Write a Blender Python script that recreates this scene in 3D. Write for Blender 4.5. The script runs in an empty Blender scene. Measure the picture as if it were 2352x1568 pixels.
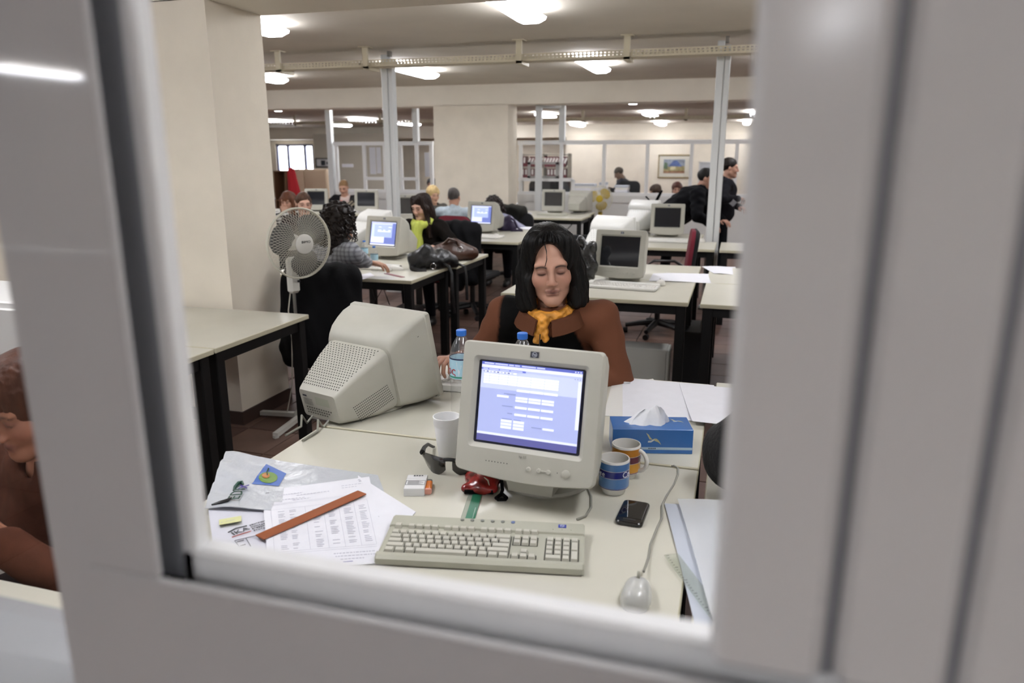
import bpy, math, random
import numpy as np
from mathutils import Vector, Matrix, Euler
random.seed(7)
SC = bpy.context.scene
COL = SC.collection
PI = math.pi
# ---------------------------------------------------------------- camera, world, exposure
F_PX, PITCH, YAW, EYE = 1700.0, math.radians(14.0), math.radians(16.65), 1.62
cam = bpy.data.cameras.new('camera'); camo = bpy.data.objects.new('camera', cam); COL.objects.link(camo)
cam.sensor_width = 36.0; cam.lens = 36.0 * F_PX / 2352.0; cam.clip_start = 0.02; cam.clip_end = 200
camo.location = (0, 0, EYE); camo.rotation_euler = (PI / 2 - PITCH, 0, YAW)
cam.dof.use_dof = True; cam.dof.focus_distance = 2.6; cam.dof.aperture_fstop = 3.2
SC.camera = camo
world = bpy.data.worlds.new('world'); SC.world = world; world.use_nodes = True
world.node_tree.nodes['Background'].inputs[0].default_value = (0.93, 0.96, 1.0, 1)
world.node_tree.nodes['Background'].inputs[1].default_value = 4.0
SC.view_settings.view_transform = 'Standard'; SC.view_settings.look = 'None'
SC.view_settings.gamma = 1.0; SC.view_settings.use_curve_mapping = False
SC.view_settings.exposure = 1.85
SC.cycles.max_bounces = 5; SC.cycles.diffuse_bounces = 3; SC.cycles.glossy_bounces = 2; SC.cycles.transmission_bounces = 4; SC.cycles.transparent_max_bounces = 8
SC.cycles.caustics_reflective = False; SC.cycles.caustics_refractive = False; SC.cycles.sample_clamp_indirect = 8; SC.cycles.use_light_tree = False
LAMP = 7.5            # radiance of the fluorescent diffusers
SCREEN = .205

# ---------------------------------------------------------------- helpers
FW = Vector((-math.sin(YAW) * math.cos(PITCH), math.cos(YAW) * math.cos(PITCH), -math.sin(PITCH)))
RT = Vector((math.cos(YAW), math.sin(YAW), 0)); UP = RT.cross(FW)
def at(px, py, z=None, y=None, x=None):
    """point of the room that a picture position shows, on a plane z=, y= or x="""
    d = FW + RT * ((px - 1176) / F_PX) + UP * ((784 - py) / F_PX)
    if z is not None: t = (z - EYE) / d.z
    elif y is not None: t = y / d.y
    else: t = x / d.x
    return Vector((0, 0, EYE)) + d * t
def lin(c):
    if isinstance(c, str):
        c = [int(c[i:i + 2], 16) / 255 for i in (0, 2, 4)]
    return tuple((v / 12.92 if v <= .04045 else ((v + .055) / 1.055) ** 2.4) for v in c)
MATS = {}
def M(name, col='808080', rough=.5, metal=0., noise=None, bump=None, emit=None, spec=.5, coat=0., trans=0., alpha=1., attr=None, sheen=0., sss=0., stretch=None):
    if name in MATS: return MATS[name]
    m = bpy.data.materials.new(name); m.use_nodes = True; nt = m.node_tree; b = nt.nodes['Principled BSDF']
    c = lin(col); I = b.inputs
    I['Base Color'].default_value = (*c, 1); I['Roughness'].default_value = rough; I['Metallic'].default_value = metal
    I['Specular IOR Level'].default_value = spec; I['Coat Weight'].default_value = coat; I['Transmission Weight'].default_value = trans
    I['Alpha'].default_value = alpha; I['Sheen Weight'].default_value = sheen
    if sss: I['Subsurface Weight'].default_value = sss; I['Subsurface Scale'].default_value = .02; I['Subsurface Radius'].default_value = (1, .35, .2)
    if emit: I['Emission Color'].default_value = (*c, 1); I['Emission Strength'].default_value = emit
    m.diffuse_color = (*c, 1)
    tc = None
    def coord():
        t = nt.nodes.new('ShaderNodeTexCoord'); out = t.outputs['Object']
        if stretch:
            mp = nt.nodes.new('ShaderNodeMapping'); mp.inputs['Scale'].default_value = stretch; nt.links.new(out, mp.inputs[0]); out = mp.outputs[0]
        return out
    if attr:
        a = nt.nodes.new('ShaderNodeAttribute'); a.attribute_name = attr; nt.links.new(a.outputs['Color'], I['Base Color'])
        if emit: nt.links.new(a.outputs['Color'], I['Emission Color'])
    elif noise:
        n = nt.nodes.new('ShaderNodeTexNoise'); n.inputs['Scale'].default_value = noise[0]; n.inputs['Detail'].default_value = 4
        nt.links.new(coord(), n.inputs['Vector'])
        r = nt.nodes.new('ShaderNodeValToRGB'); k = noise[1]
        r.color_ramp.elements[0].color = (*[v * (1 - k) for v in c], 1); r.color_ramp.elements[1].color = (*[min(1, v * (1 + k)) for v in c], 1)
        r.color_ramp.elements[0].position = .3; r.color_ramp.elements[1].position = .7
        nt.links.new(n.outputs[0], r.inputs[0]); nt.links.new(r.outputs[0], I['Base Color'])
    if bump:
        n = nt.nodes.new('ShaderNodeTexNoise'); n.inputs['Scale'].default_value = bump[0]; n.inputs['Detail'].default_value = 5
        nt.links.new(coord(), n.inputs['Vector'])
        bn = nt.nodes.new('ShaderNodeBump'); bn.inputs['Strength'].default_value = bump[1]; bn.inputs['Distance'].default_value = bump[2] if len(bump) > 2 else .01
        nt.links.new(n.outputs[0], bn.inputs['Height']); nt.links.new(bn.outputs[0], I['Normal'])
    MATS[name] = m
    return m
def glass_sheet(name, tint='ffffff', rough=.02, gloss=.08, haze=0.):
    """window glass / clear film: lets light straight through, mirrors a little"""
    if name in MATS: return MATS[name]
    m = bpy.data.materials.new(name); m.use_nodes = True; nt = m.node_tree; nt.nodes.clear()
    o = nt.nodes.new('ShaderNodeOutputMaterial'); t = nt.nodes.new('ShaderNodeBsdfTransparent'); g = nt.nodes.new('ShaderNodeBsdfGlossy')
    t.inputs[0].default_value = (*lin(tint), 1); g.inputs['Roughness'].default_value = rough
    f = nt.nodes.new('ShaderNodeFresnel'); f.inputs[0].default_value = 1.45; mx = nt.nodes.new('ShaderNodeMixShader')
    ad = nt.nodes.new('ShaderNodeMath'); ad.operation = 'MULTIPLY_ADD'; ad.inputs[1].default_value = .9; ad.inputs[2].default_value = gloss - .04
    ge = nt.nodes.new('ShaderNodeNewGeometry'); inv = nt.nodes.new('ShaderNodeMath'); inv.operation = 'SUBTRACT'; inv.inputs[0].default_value = 1.0; nt.links.new(ge.outputs['Backfacing'], inv.inputs[1])
    ml = nt.nodes.new('ShaderNodeMath'); ml.operation = 'MULTIPLY'; nt.links.new(f.outputs[0], ad.inputs[0]); nt.links.new(ad.outputs[0], ml.inputs[0]); nt.links.new(inv.outputs[0], ml.inputs[1]); nt.links.new(ml.outputs[0], mx.inputs[0]); nt.links.new(t.outputs[0], mx.inputs[1]); nt.links.new(g.outputs[0], mx.inputs[2])
    last = mx.outputs[0]
    if haze:
        d = nt.nodes.new('ShaderNodeBsdfDiffuse'); d.inputs[0].default_value = (.8, .82, .84, 1); m2 = nt.nodes.new('ShaderNodeMixShader'); m2.inputs[0].default_value = haze
        nt.links.new(last, m2.inputs[1]); nt.links.new(d.outputs[0], m2.inputs[2]); last = m2.outputs[0]
    nt.links.new(last, o.inputs[0]); MATS[name] = m
    return m

class MB:
    """collects simple solids into one mesh"""
    def __init__(s): s.v = []; s.f = []; s.m = []; s.s = []
    def add(s, vs, fs, m=0, sm=False):
        o = len(s.v); s.v += [tuple(v) for v in vs]
        for f in fs: s.f.append(tuple(i + o for i in f)); s.m.append(m); s.s.append(sm)
        return o
    def xf(s, o, mat):
        for i in range(o, len(s.v)): s.v[i] = tuple(mat @ Vector(s.v[i]))
    def box(s, x0, x1, y0, y1, z0, z1, m=0):
        return s.add([(x0, y0, z0), (x1, y0, z0), (x1, y1, z0), (x0, y1, z0), (x0, y0, z1), (x1, y0, z1), (x1, y1, z1), (x0, y1, z1)],
              [(0, 3, 2, 1), (4, 5, 6, 7), (0, 1, 5, 4), (1, 2, 6, 5), (2, 3, 7, 6), (3, 0, 4, 7)], m)
    def cbox(s, c, d, b=.004, m=0):
        hx, hy, hz = [v / 2 for v in d]; vs = []; ix = {}
        for a in (-1, 1):
            for e in (-1, 1):
                for g in (-1, 1):
                    for k in range(3):
                        p = [a * hx, e * hy, g * hz]
                        for q in range(3):
                            if q != k: p[q] -= math.copysign(b, p[q])
                        ix[(a, e, g, k)] = len(vs); vs.append((c[0] + p[0], c[1] + p[1], c[2] + p[2]))
        fs = []
        for k in range(3):
            u, w = [(1, 2), (2, 0), (0, 1)][k]
            for sg in (-1, 1):
                q = []
                for (i, j) in ((-1, -1), (1, -1), (1, 1), (-1, 1)):
                    key = [0, 0, 0]; key[k] = sg; key[u] = i; key[w] = j; q.append(ix[(*key, k)])
                fs.append(q if sg > 0 else q[::-1])
            for i in (-1, 1):
                for j in (-1, 1):
                    a = [0, 0, 0]; a[u] = i; a[w] = j; e = list(a); a[k] = -1; e[k] = 1
                    q = [ix[(*a, u)], ix[(*e, u)], ix[(*e, w)], ix[(*a, w)]]
                    fs.append(q if i * j < 0 else q[::-1])
        for a in (-1, 1):
            for e in (-1, 1):
                for g in (-1, 1):
                    q = [ix[(a, e, g, 0)], ix[(a, e, g, 1)], ix[(a, e, g, 2)]]
                    fs.append(q if a * e * g > 0 else q[::-1])
        return s.add(vs, fs, m)
    def loft(s, secs, m=0, sm=True, cap=True, closed=True):
        n = len(secs[0]); vs = [p for q in secs for p in q]; fs = []
        for i in range(len(secs) - 1):
            for j in range(n if closed else n - 1):
                k = (j + 1) % n; fs.append((i * n + j, i * n + k, (i + 1) * n + k, (i + 1) * n + j))
        o = s.add(vs, fs, m, sm)
        if cap and closed:
            s.f.append(tuple(o + j for j in range(n))[::-1]); s.m.append(m); s.s.append(False)
            b = o + (len(secs) - 1) * n
            s.f.append(tuple(b + j for j in range(n))); s.m.append(m); s.s.append(False)
        return o
    def lathe(s, prof, n=24, c=(0, 0, 0), m=0, sm=True, cap=True):
        return s.loft([[(c[0] + r * math.cos(2 * PI * j / n), c[1] + r * math.sin(2 * PI * j / n), c[2] + z) for j in range(n)] for r, z in prof], m, sm, cap)
    def tube(s, pts, r, n=8, m=0, cap=True):
        pts = [Vector(p) for p in pts]; R = r if isinstance(r, (list, tuple)) else [r] * len(pts); secs = []
        t0 = (pts[1] - pts[0]).normalized(); u = t0.orthogonal().normalized()
        for i, p in enumerate(pts):
            a = pts[max(i - 1, 0)]; b = pts[min(i + 1, len(pts) - 1)]; t = (b - a).normalized()
            u = (u - t * u.dot(t)); u = u.normalized() if u.length > 1e-6 else t.orthogonal().normalized(); w = t.cross(u)
            secs.append([p + (u * math.cos(2 * PI * j / n) + w * math.sin(2 * PI * j / n)) * R[i] for j in range(n)])
        return s.loft(secs, m, True, cap)
    def bar(s, a, b, w, h, m=0):
        a = Vector(a); b = Vector(b); t = (b - a).normalized(); u = t.cross(Vector((0, 0, 1)))
        u = u.normalized() if u.length > 1e-5 else Vector((1, 0, 0)); v = u.cross(t)
        return s.loft([[p + u * (i * w / 2) + v * (j * h / 2) for i, j in ((-1, -1), (1, -1), (1, 1), (-1, 1))] for p in (a, b)], m, False)
    def ell(s, c, r, n=12, k=8, m=0):
        vs = [(c[0], c[1], c[2] - r[2])]; fs = []
        for i in range(1, k):
            a = -PI / 2 + PI * i / k
            vs += [(c[0] + r[0] * math.cos(a) * math.cos(2 * PI * j / n), c[1] + r[1] * math.cos(a) * math.sin(2 * PI * j / n), c[2] + r[2] * math.sin(a)) for j in range(n)]
        vs.append((c[0], c[1], c[2] + r[2])); L = len(vs) - 1
        for j in range(n):
            q = (j + 1) % n; fs.append((0, 1 + q, 1 + j)); fs.append((L, L - n + j, L - n + q))
            for i in range(k - 2): b = 1 + i * n; fs.append((b + j, b + q, b + n + q, b + n + j))
        return s.add(vs, fs, m, True)
    def prism(s, poly, z0, z1, m=0, sm=False):
        return s.loft([[(x, y, z0) for x, y in poly], [(x, y, z1) for x, y in poly]], m, sm)
    def disc(s, c, nrm, r, n=6, m=0):
        nrm = Vector(nrm).normalized(); u = nrm.orthogonal().normalized(); w = nrm.cross(u)
        return s.add([Vector(c) + (u * math.cos(2 * PI * j / n) + w * math.sin(2 * PI * j / n)) * r for j in range(n)], [tuple(range(n))], m)
    def mesh(s, name, mats, angle=.7):
        me = bpy.data.meshes.new(name); me.from_pydata(s.v, [], s.f)
        for m in (mats if isinstance(mats, (list, tuple)) else [mats]): me.materials.append(m)
        me.polygons.foreach_set('material_index', s.m); me.polygons.foreach_set('use_smooth', s.s)
        me.update()
        if any(s.s): me.set_sharp_from_angle(angle=angle)
        return me
    def build(s, name, mats, parent=None, loc=(0, 0, 0), rot=(0, 0, 0), angle=.7):
        return put(name, s.mesh(name, mats, angle), parent, loc, rot)
def put(name, data, parent=None, loc=(0, 0, 0), rot=(0, 0, 0)):
    o = bpy.data.objects.new(name, data); COL.objects.link(o); o.parent = parent; o.location = loc; o.rotation_euler = rot
    return o
def tag(o, label=None, cat=None, group=None, kind=None):
    if label: o['label'] = label
    if cat: o['category'] = cat
    if group: o['group'] = group
    if kind: o['kind'] = kind
    return o
def thing(name, label, cat, loc=(0, 0, 0), rz=0, group=None):
    o = bpy.data.objects.new(name, None); COL.objects.link(o); o.empty_display_size = .05
    o.location = loc; o.rotation_euler = (0, 0, rz)
    return tag(o, label, cat, group)
def struct(name, mb, mats, parent=None, **k):
    o = mb.build(name, mats, parent, **k); o['kind'] = 'structure'
    return o
def copy_tree(o, parent=None):
    c = o.copy(); COL.objects.link(c); c.parent = parent
    for ch in o.children: copy_tree(ch, c)
    return c
def text(s, size, mat, parent, loc, rot, name='lettering', ext=.0004, align='CENTER', sx=1.):
    cu = bpy.data.curves.new(name, 'FONT'); cu.body = s; cu.size = size; cu.extrude = ext; cu.align_x = align; cu.align_y = 'CENTER'; cu.resolution_u = 2
    tmp = bpy.data.objects.new('tmp', cu); me = bpy.data.meshes.new_from_object(tmp); bpy.data.objects.remove(tmp); bpy.data.curves.remove(cu); me.name = name; me.materials.clear(); me.materials.append(mat)
    o = put(name, me, parent, loc, rot); o.scale = (sx, 1, 1)
    return o
def rrect(w, h, r, n=4, bulge=0.):
    """rounded rectangle outline, counter-clockwise; bulge swells the lower edge downwards"""
    p = []
    for cx, cy, a0 in ((w / 2 - r, h / 2 - r, 0), (-w / 2 + r, h / 2 - r, PI / 2), (-w / 2 + r, -h / 2 + r, PI), (w / 2 - r, -h / 2 + r, 1.5 * PI)):
        for i in range(n + 1):
            a = a0 + PI / 2 * i / n; p.append((cx + r * math.cos(a), cy + r * math.sin(a)))
        if a0 == PI and bulge:
            for i in range(1, 6): p.append((-w / 2 + r + (w - 2 * r) * i / 6, -h / 2))
    if bulge: p = [(x, y - bulge * max(0, 1 - (2 * x / w) ** 2) if y < 0 else y) for x, y in p]
    return p

# ---------------------------------------------------------------- materials
plaster = M('cream_plaster', 'eae1d1', .8, noise=(3, .05), bump=(60, .08))
beamp = M('beam_paint', 'f0e8d9', .85, noise=(2, .04))
ceilp = M('ceiling_paint', 'dcd4c6', .9, noise=(1.5, .05))
partition_white = M('partition_white', 'ebebeb', .3)
white_alu = M('white_aluminium', 'e0e0e0', .14, noise=(4, .03), spec=.5)
grey_alu = M('grey_gasket', '8d8f94', .5)
white_panel = M('white_panel', 'd9d8d6', .45)
cream_lam = M('cream_laminate', 'c5c2b4', .33, noise=(5, .03), bump=(300, .02))
edge_lam = M('edge_band', 'c2bda4', .5)
black_steel = M('black_steel', '0b0b0b', .5, spec=.3)
crt_shell = M('putty_plastic', 'b2b0a5', .48, noise=(8, .04), bump=(500, .03))
crt_white = M('white_plastic', 'd2d2ce', .45)
dark_hole = M('vent_dark', '17140f', .8)
screen_off = M('dark_screen', '23252a', .06, spec=.7)
white_plastic = M('fan_plastic', 'd7d6cf', .4)
chrome = M('chrome', 'c0c0c0', .2, metal=1.)
black_plastic = M('black_plastic', '0e0e10', .4)
black_cloth = M('black_cloth', '0a0a0c', .9, bump=(60, .3), spec=.1)
paper = M('paper', 'dcdce2', .75, noise=(20, .02))
paper2 = M('paper_warm', 'd6d4cf', .75)
ink = M('print_ink', '5a5a60', .8); ink_pale = M('pale_ink', 'b9b9c4', .8)
pane_glass = glass_sheet('pane_glass')
film = glass_sheet('clear_film', rough=.08, gloss=.12, haze=.35)
# ---------------------------------------------------------------- the shell of the room
X0, X1, YB, YF, CEIL, CEIL3 = -20.0, 6.0, -9.6, 26.0, 2.80, 2.66
tile_mats = [M('floor_tile_%d' % i, c, .5, noise=(6, .12), spec=.4) for i, c in enumerate(('6a5146', '5f483f', '735a4e', '665049'))]
mb = MB(); mb.box(X0, X1, YB, YF, -.2, -.004)
floor = struct('floor', mb, M('floor_grout', '4a3b34', .8))
T = .333; tm = []
for tmat in tile_mats:
    b = MB(); b.cbox((0, 0, -.003), (T - .008, T - .008, .010), .002); tm.append(b.mesh('tile', tmat))
for i in range(12):
    for j in range(20):
        put('tile', random.choice(tm), floor, (-3.45 + T * (i + .5), 1.65 + T * (j + .5), 0))
b = MB(); rest = []
for i in range(-50, 29):
    for j in range(-32, 72):
        x = -3.45 + T * (i + .5); y = 1.65 + T * (j + .5)
        if (0 <= i < 12 and 0 <= j < 20) or not (X0 < x < X1 - .3) : continue
        h = T / 2 - .004; b.add([(x - h, y - h, .002), (x + h, y - h, .002), (x + h, y + h, .002), (x - h, y + h, .002)], [(0, 1, 2, 3)], random.randrange(4))
tag(b.build('distant_tiles', tile_mats, floor), kind='stuff')
BX = .52
b = MB(); b.box(X0, X1, YB, 12.6, CEIL, CEIL + .2); b.box(X0, X1, 12.6, YF, CEIL3, CEIL + .2); struct('ceiling', b, ceilp)
def beam(y0, y1, z, top=CEIL): b = MB(); b.box(X0, X1, y0, y1, z, top + .1); return struct('ceiling_beam', b, beamp)
beam(3.69, 4.22, 2.455); beam(12.4, 12.92, 2.47); beam(25.0, 25.98, 2.25, CEIL3)
for nm, bx in (('wall_left', (X0 - .2, X0, YB, YF, 0, CEIL)), ('wall_right', (X1, X1 + .2, YB, YF, 0, CEIL)), ('wall_front', (X0, X1, YB - .2, YB, 0, CEIL))):
    b = MB(); b.box(*bx); struct(nm, b, plaster)
# far wall with the daylight window
wx0 = at(633, 350, y=YF).x; wx1 = at(697, 350, y=YF).x; wx2 = at(703, 350, y=YF).x; wx3 = at(720, 350, y=YF).x; wz0, wz1 = 1.0, 2.1
b = MB(); b.box(X0, wx0, YF, YF + .25, 0, CEIL); b.box(wx3, X1, YF, YF + .25, 0, CEIL); b.box(wx0, wx3, YF, YF + .25, 0, wz0); b.box(wx0, wx3, YF, YF + .25, wz1, CEIL)
struct('wall_back', b, plaster)
b = MB()
for x in (wx0 + .03, (wx0 + wx1) / 2 - .1, wx1 + .03, wx3 - .03): b.box(x - .06, x + .06, YF + .05, YF + .13, wz0, wz1)
for z in (wz0, wz1 - .08): b.box(wx0, wx3, YF + .05, YF + .13, z, z + .08)
w2 = struct('window_2', b, M('blue_grey_frame', '8f93b0', .5))
b = MB(); b.box(wx0, wx3, YF + .085, YF + .09, wz0, wz1); b.build('pane', pane_glass, w2)
# pillars with brown skirting
def pillar(x0, x1, y0, y1, top):
    b = MB(); b.box(x0, x1, y0, y1, 0, top); p = struct('pillar', b, plaster)
    b = MB(); e = .012
    b.box(x0 - e, x1 + e, y0 - e, y1 + e, 0, .085); b.build('skirting', M('brown_skirting', '3f2d26', .5), p)
    return p
pillar(-5.3, -2.85, 3.69, 4.20, 2.46)
pillar(at(995, 240, y=12.4).x, -3.777, 12.4, 12.92, 2.475)

# ---------------------------------------------------------------- ceiling lamps: opal wraparound diffusers on a white tray
opal = M('opal_diffuser', 'f6f8ff', .4, emit=LAMP)
def lamp(x, y, z, label, L=1.28, W=.25):
    t = thing('ceiling_light', label, 'ceiling light', (x, y, z), 0, 'fluorescent ceiling lights')
    b = MB(); b.cbox((0, 0, -.018), (.09, L - .1, .036), .004); b.build('housing', white_panel, t)
    b = MB(); prof = [(-W * .36, -.036), (-W / 2, -.058), (-W / 2 + .008, -.085), (-W / 2 + .06, -.108), (W / 2 - .06, -.108), (W / 2 - .008, -.085), (W / 2, -.058), (W * .36, -.036)]
    secs = []
    for yy, s in ((-L / 2 + .005, .72), (-L / 2 + .05, 1.), (L / 2 - .05, 1.), (L / 2 - .005, .72)): secs.append([(px * (.85 + .15 * s), yy, -.036 + (pz + .036) * s) for px, pz in prof])
    b.loft(secs, 0, True); b.build('diffuser', opal, t)
LR = (-2.9, 1.35, 5.78, 9.68)
CN = ('ceiling light in the visitors’ hall', 'ceiling light near the counter window', 'ceiling light just behind the first ceiling beam', 'ceiling light between cable tray and rear beam')
XN = {-11.5: 'by the far wall side', -9.06: 'far past the big pillar', -6.62: 'beside the big cream pillar', -4.18: 'over the striped-shirt woman', -1.74: 'over the woman with the orange scarf', .7: 'over the white post near the sash', 3.1: 'beyond the sliding sash'}
for j, y in enumerate(LR):
    for x, n in XN.items():
        if (x < -10 and j < 3) or (j == 0 and x < -2) or (j == 1 and (x > 2 or x < -7)): continue
        lamp(x - (.1 if j == 3 else 0), y, CEIL, CN[j] + ', ' + n)
for x, n in ((-4.18, 'over the hall door side'), (-1.74, 'over the waiting line'), (.7, 'over the hall corner'), (3.1, 'by the hall wall')): lamp(x, -6.4, CEIL, 'added unseen second-row ceiling light of the visitors’ hall, ' + n)  # unseen row, added to brighten the window frame
pj = at(90, 170, y=.40); dj = (pj - Vector((0, 0, EYE))); dj.y = -dj.y; tj = (CEIL - .08 - pj.z) / dj.z; hp_ = pj + dj * tj
lamp(hp_.x, max(hp_.y, YB + .8), CEIL, 'hall ceiling light mirrored in the white window jamb')
for (px, py), n in {(1267, 272): 'seen through the white door posts', (1500, 270): 'over the two standing men', (858, 282): 'beside the white pole', (675, 286): 'next to the big pillar edge', (1735, 268): 'half hidden by the sash'}.items():
    p = at(px, py, z=CEIL3 - .1); lamp(p.x, p.y - .6, CEIL3, 'near ceiling light of the rear room, ' + n)
for (px, py), n in {(1363, 296): 'beyond the yellow fan', (1540, 296): 'above the framed picture', (1208, 298): 'beside the rear pillar edge', (800, 291): 'above the glass door', (958, 289): 'between white pole and rear pillar', (1715, 292): 'at the edge of the sash'}.items():
    p = at(px, py, z=CEIL3 - .1); lamp(p.x, min(p.y, 24.3) - .6, CEIL3, 'small far ceiling light of the rear room, ' + n)

for x, n in ((-9.4, 'above the coat stand'), (-6.9, 'above the glass door'), (-4.4, 'over the rear pillar'), (-1.95, 'over the framed partition'), (.5, 'past the white post')): lamp(x, 13.66, CEIL3, 'added unseen ceiling light behind the rear beam, ' + n)  # row added out of sight to brighten the partition and rear zone
# ---------------------------------------------------------------- perforated cable trays on hangers
tray_m = M('cream_steel', 'cfc5ab', .5)
def tray(y, z, x0, x1, label, hang, top, pitch=.042):
    t = thing('cable_tray', label, 'cable tray', ((x0 + x1) / 2, y, z)); L = (x1 - x0) / 2
    b = MB(); b.box(-L, L, -.11, .11, -.003, .003); b.build('bottom_plate', tray_m, t)
    for s in (-1, 1):
        b = MB(); yy = s * .11
        for z0, z1 in ((0, .018), (.032, .042), (.056, .068)): b.box(-L, L, yy - .002, yy + .002, z0, z1)
        n = int(2 * L / pitch)
        for i in range(n):
            xx = -L + i * pitch
            for z0, z1 in ((.018, .032), (.042, .056)): b.box(xx, xx + pitch * .45, yy - .002, yy + .002, z0, z1)
        b.build('side_wall', tray_m, t)
    for hx in hang:
        b = MB(); q = hx - (x0 + x1) / 2; d = top - z
        b.box(q - .03, q + .03, -.16, -.13, -.03, d); b.box(q - .03, q + .03, -.16, .13, -.035, -.003); b.box(q - .06, q + .06, -.2, -.06, d - .008, d)
        b.build('hanger', tray_m, t)
hy = 8.05
tray(hy, 2.60, -6.5, 1.6, 'perforated cream cable tray hanging below the ceiling', [at(px, py, y=hy - .15).x for px, py in ((637, 130), (838, 118), (1192, 95), (1441, 85))], CEIL)
tray(17.5, 2.43, -12.5, 1.5, 'cream cable tray in the rear room', (-11, -8.6, -6, -3.5, -1.2), CEIL3, .09)

# ---------------------------------------------------------------- white service poles
pole_m = M('pole_paint', 'd4d6d6', .4)
def pole(x, label, y=8.3, w=.14):
    t = thing('service_pole', label, 'pole', (x, y, 0))
    b = MB(); b.cbox((-w * .22, 0, CEIL / 2 - .02), (w * .52, .11, CEIL - .04), .006); b.build('channel', pole_m, t)
    b = MB(); b.cbox((w * .27, .01, CEIL / 2 - .04), (w * .42, .10, CEIL - .08), .006); b.build('cover', pole_m, t)
    b = MB(); b.box(w * .05, w * .3, -.03, .03, CEIL - .06, CEIL); b.build('bracket', M('raw_steel', '8d8a84', .4, metal=.6), t)
    b = MB(); b.cbox((0, 0, .01), (w + .06, .18, .02), .004); b.build('foot_plate', pole_m, t)
pole(at(897, 300, y=8.3).x, 'tall white service pole behind the striped-shirt woman’s monitor')
pole(at(1652, 300, y=8.3).x, 'tall white service pole in front of the man in the black jacket')

# ---------------------------------------------------------------- counter window the camera looks through
WY = .40
w1 = tag(put('window_1', None), kind='structure')
w1.location = (0, WY, 0)
def wpart(name, boxes, m=white_alu, ch=.004):
    b = MB()
    for x0, x1, y0, y1, z0, z1 in boxes: b.cbox(((x0 + x1) / 2, (y0 + y1) / 2, (z0 + z1) / 2), (x1 - x0, y1 - y0, z1 - z0), min(ch, (x1 - x0) / 3, (y1 - y0) / 3))
    return b.build(name, m, w1)
gloss_shaded = M('gloss_white_shaded', 'c2c2c3', .05, spec=.6)  # same white paint as the sash, weaker light on these parts put into the colour
wpart('outer_jamb', [(-.520, -.462, .012, .07, 1.0, 2.3)], gloss_shaded, ch=.008)
wpart('jamb', [(-.464, -.397, 0, .006, 1.3115, 2.3)], gloss_shaded, ch=.002)
wpart('jamb_groove', [(-.464, -.398, .034, .045, 1.29, 2.3)], grey_alu)
wpart('inner_lip', [(-.402, -.388, .030, .050, 1.29, 2.3)], ch=.003)
wpart('bottom_rail', [(-.464, 1.2, 0, .006, 1.08, 1.311)], gloss_shaded, ch=.002)
wpart('rail_groove', [(-.464, 1.2, .008, .032, 1.08, 1.288)], grey_alu)
wpart('rail_lip', [(-.402, 1.2, .030, .052, 1.08, 1.321)], ch=.003)
wpart('sash_stile', [(.003, .0655, .006, .026, 1.319, 2.3)], ch=.006)
wpart('stile_groove', [(.064, .0745, .018, .026, 1.319, 2.3)], grey_alu)
wpart('sash_stile', [(.0735, .131, .010, .028, 1.319, 2.3)], ch=.005)
wpart('stile_groove', [(.129, .141, .020, .028, 1.319, 2.3)], grey_alu)
wpart('sash_stile', [(.139, .30, .013, .028, 1.319, 2.3)], ch=.005)
wpart('counter_panel', [(-15.4, -.464, .02, .06, 0, 1.13), (-.464, 5.9, .012, .05, 0, 1.085)], white_panel)
wpart('side_sill', [(-15.4, -.455, -.01, .12, 1.13, 1.165)], M('sill_grey', '8b8c8f', .4))
wpart('head_rail', [(-15.4, 5.9, 0, .09, 2.26, 2.36)])
wpart('mullion', [(-1.62, -1.56, 0, .09, 1.165, 2.3)]); wpart('mullion', [(1.14, 1.2, 0, .09, 1.09, 2.3)])
b = MB(); b.box(-1.56, -.506, .045, .05, 1.165, 2.27); b.build('pane', pane_glass, w1)
b = MB(); b.box(.30, 1.14, .04, .045, 1.343, 2.27); b.build('pane', pane_glass, w1)
# ---------------------------------------------------------------- desks
DZ = .745
def desk(x0, x1, y0, y1, label, cable=True):
    t = thing('desk', label, 'desk', ((x0 + x1) / 2, (y0 + y1) / 2, 0), 0, 'cream-topped office desks'); w = (x1 - x0) / 2; d = (y1 - y0) / 2
    b = MB(); b.cbox((0, 0, DZ - .013), (2 * w, 2 * d, .026), .003)
    b.m = [1 if i not in (4, 5) else 0 for i in range(len(b.f))]
    # top and underside keep the laminate, the rim is the edge band
    top = max(range(len(b.f)), key=lambda i: sum(b.v[k][2] for k in b.f[i]) / len(b.f[i]))
    b.m = [0 if i == top else 1 for i in range(len(b.f))]
    b.build('tabletop', [cream_lam, edge_lam], t)
    for sx in (-1, 1):
        for sy in (-1, 1):
            b = MB(); b.cbox((sx * (w - .045), sy * (d - .05), (DZ - .026) / 2), (.06, .06, DZ - .026), .004); b.build('leg', black_steel, t)
    for sy in (-1, 1):
        b = MB(); b.box(-w + .07, w - .07, sy * (d - .05) - .02, sy * (d - .05) + .02, DZ - .085, DZ - .027); b.build('rail', black_steel, t)
    for sx in (-1, 1):
        b = MB(); b.box(sx * (w - .045) - .02, sx * (w - .045) + .02, -d + .07, d - .07, DZ - .085, DZ - .027); b.build('rail', black_steel, t)
    return t
desk(-1.285, -.052, 1.24, 2.048, 'cream desk with the keyboard, mugs and papers, nearest the counter window')
desk(-1.285, -.052, 2.062, 2.915, 'cream desk with tissue box where the scarf woman sits')
desk(-.028, 1.19, 1.26, 2.075, 'cream desk beside the gap, carrying the dark bag')
desk(-.028, 1.19, 2.095, 2.95, 'cream desk behind the dark bag, mostly hidden by the sash')
desk(-3.52, -2.305, 2.832, 3.645, 'empty cream desk standing against the big pillar')
desk(-3.52, -2.305, 2.01, 2.822, 'empty cream desk in front of the one at the pillar')
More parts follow.
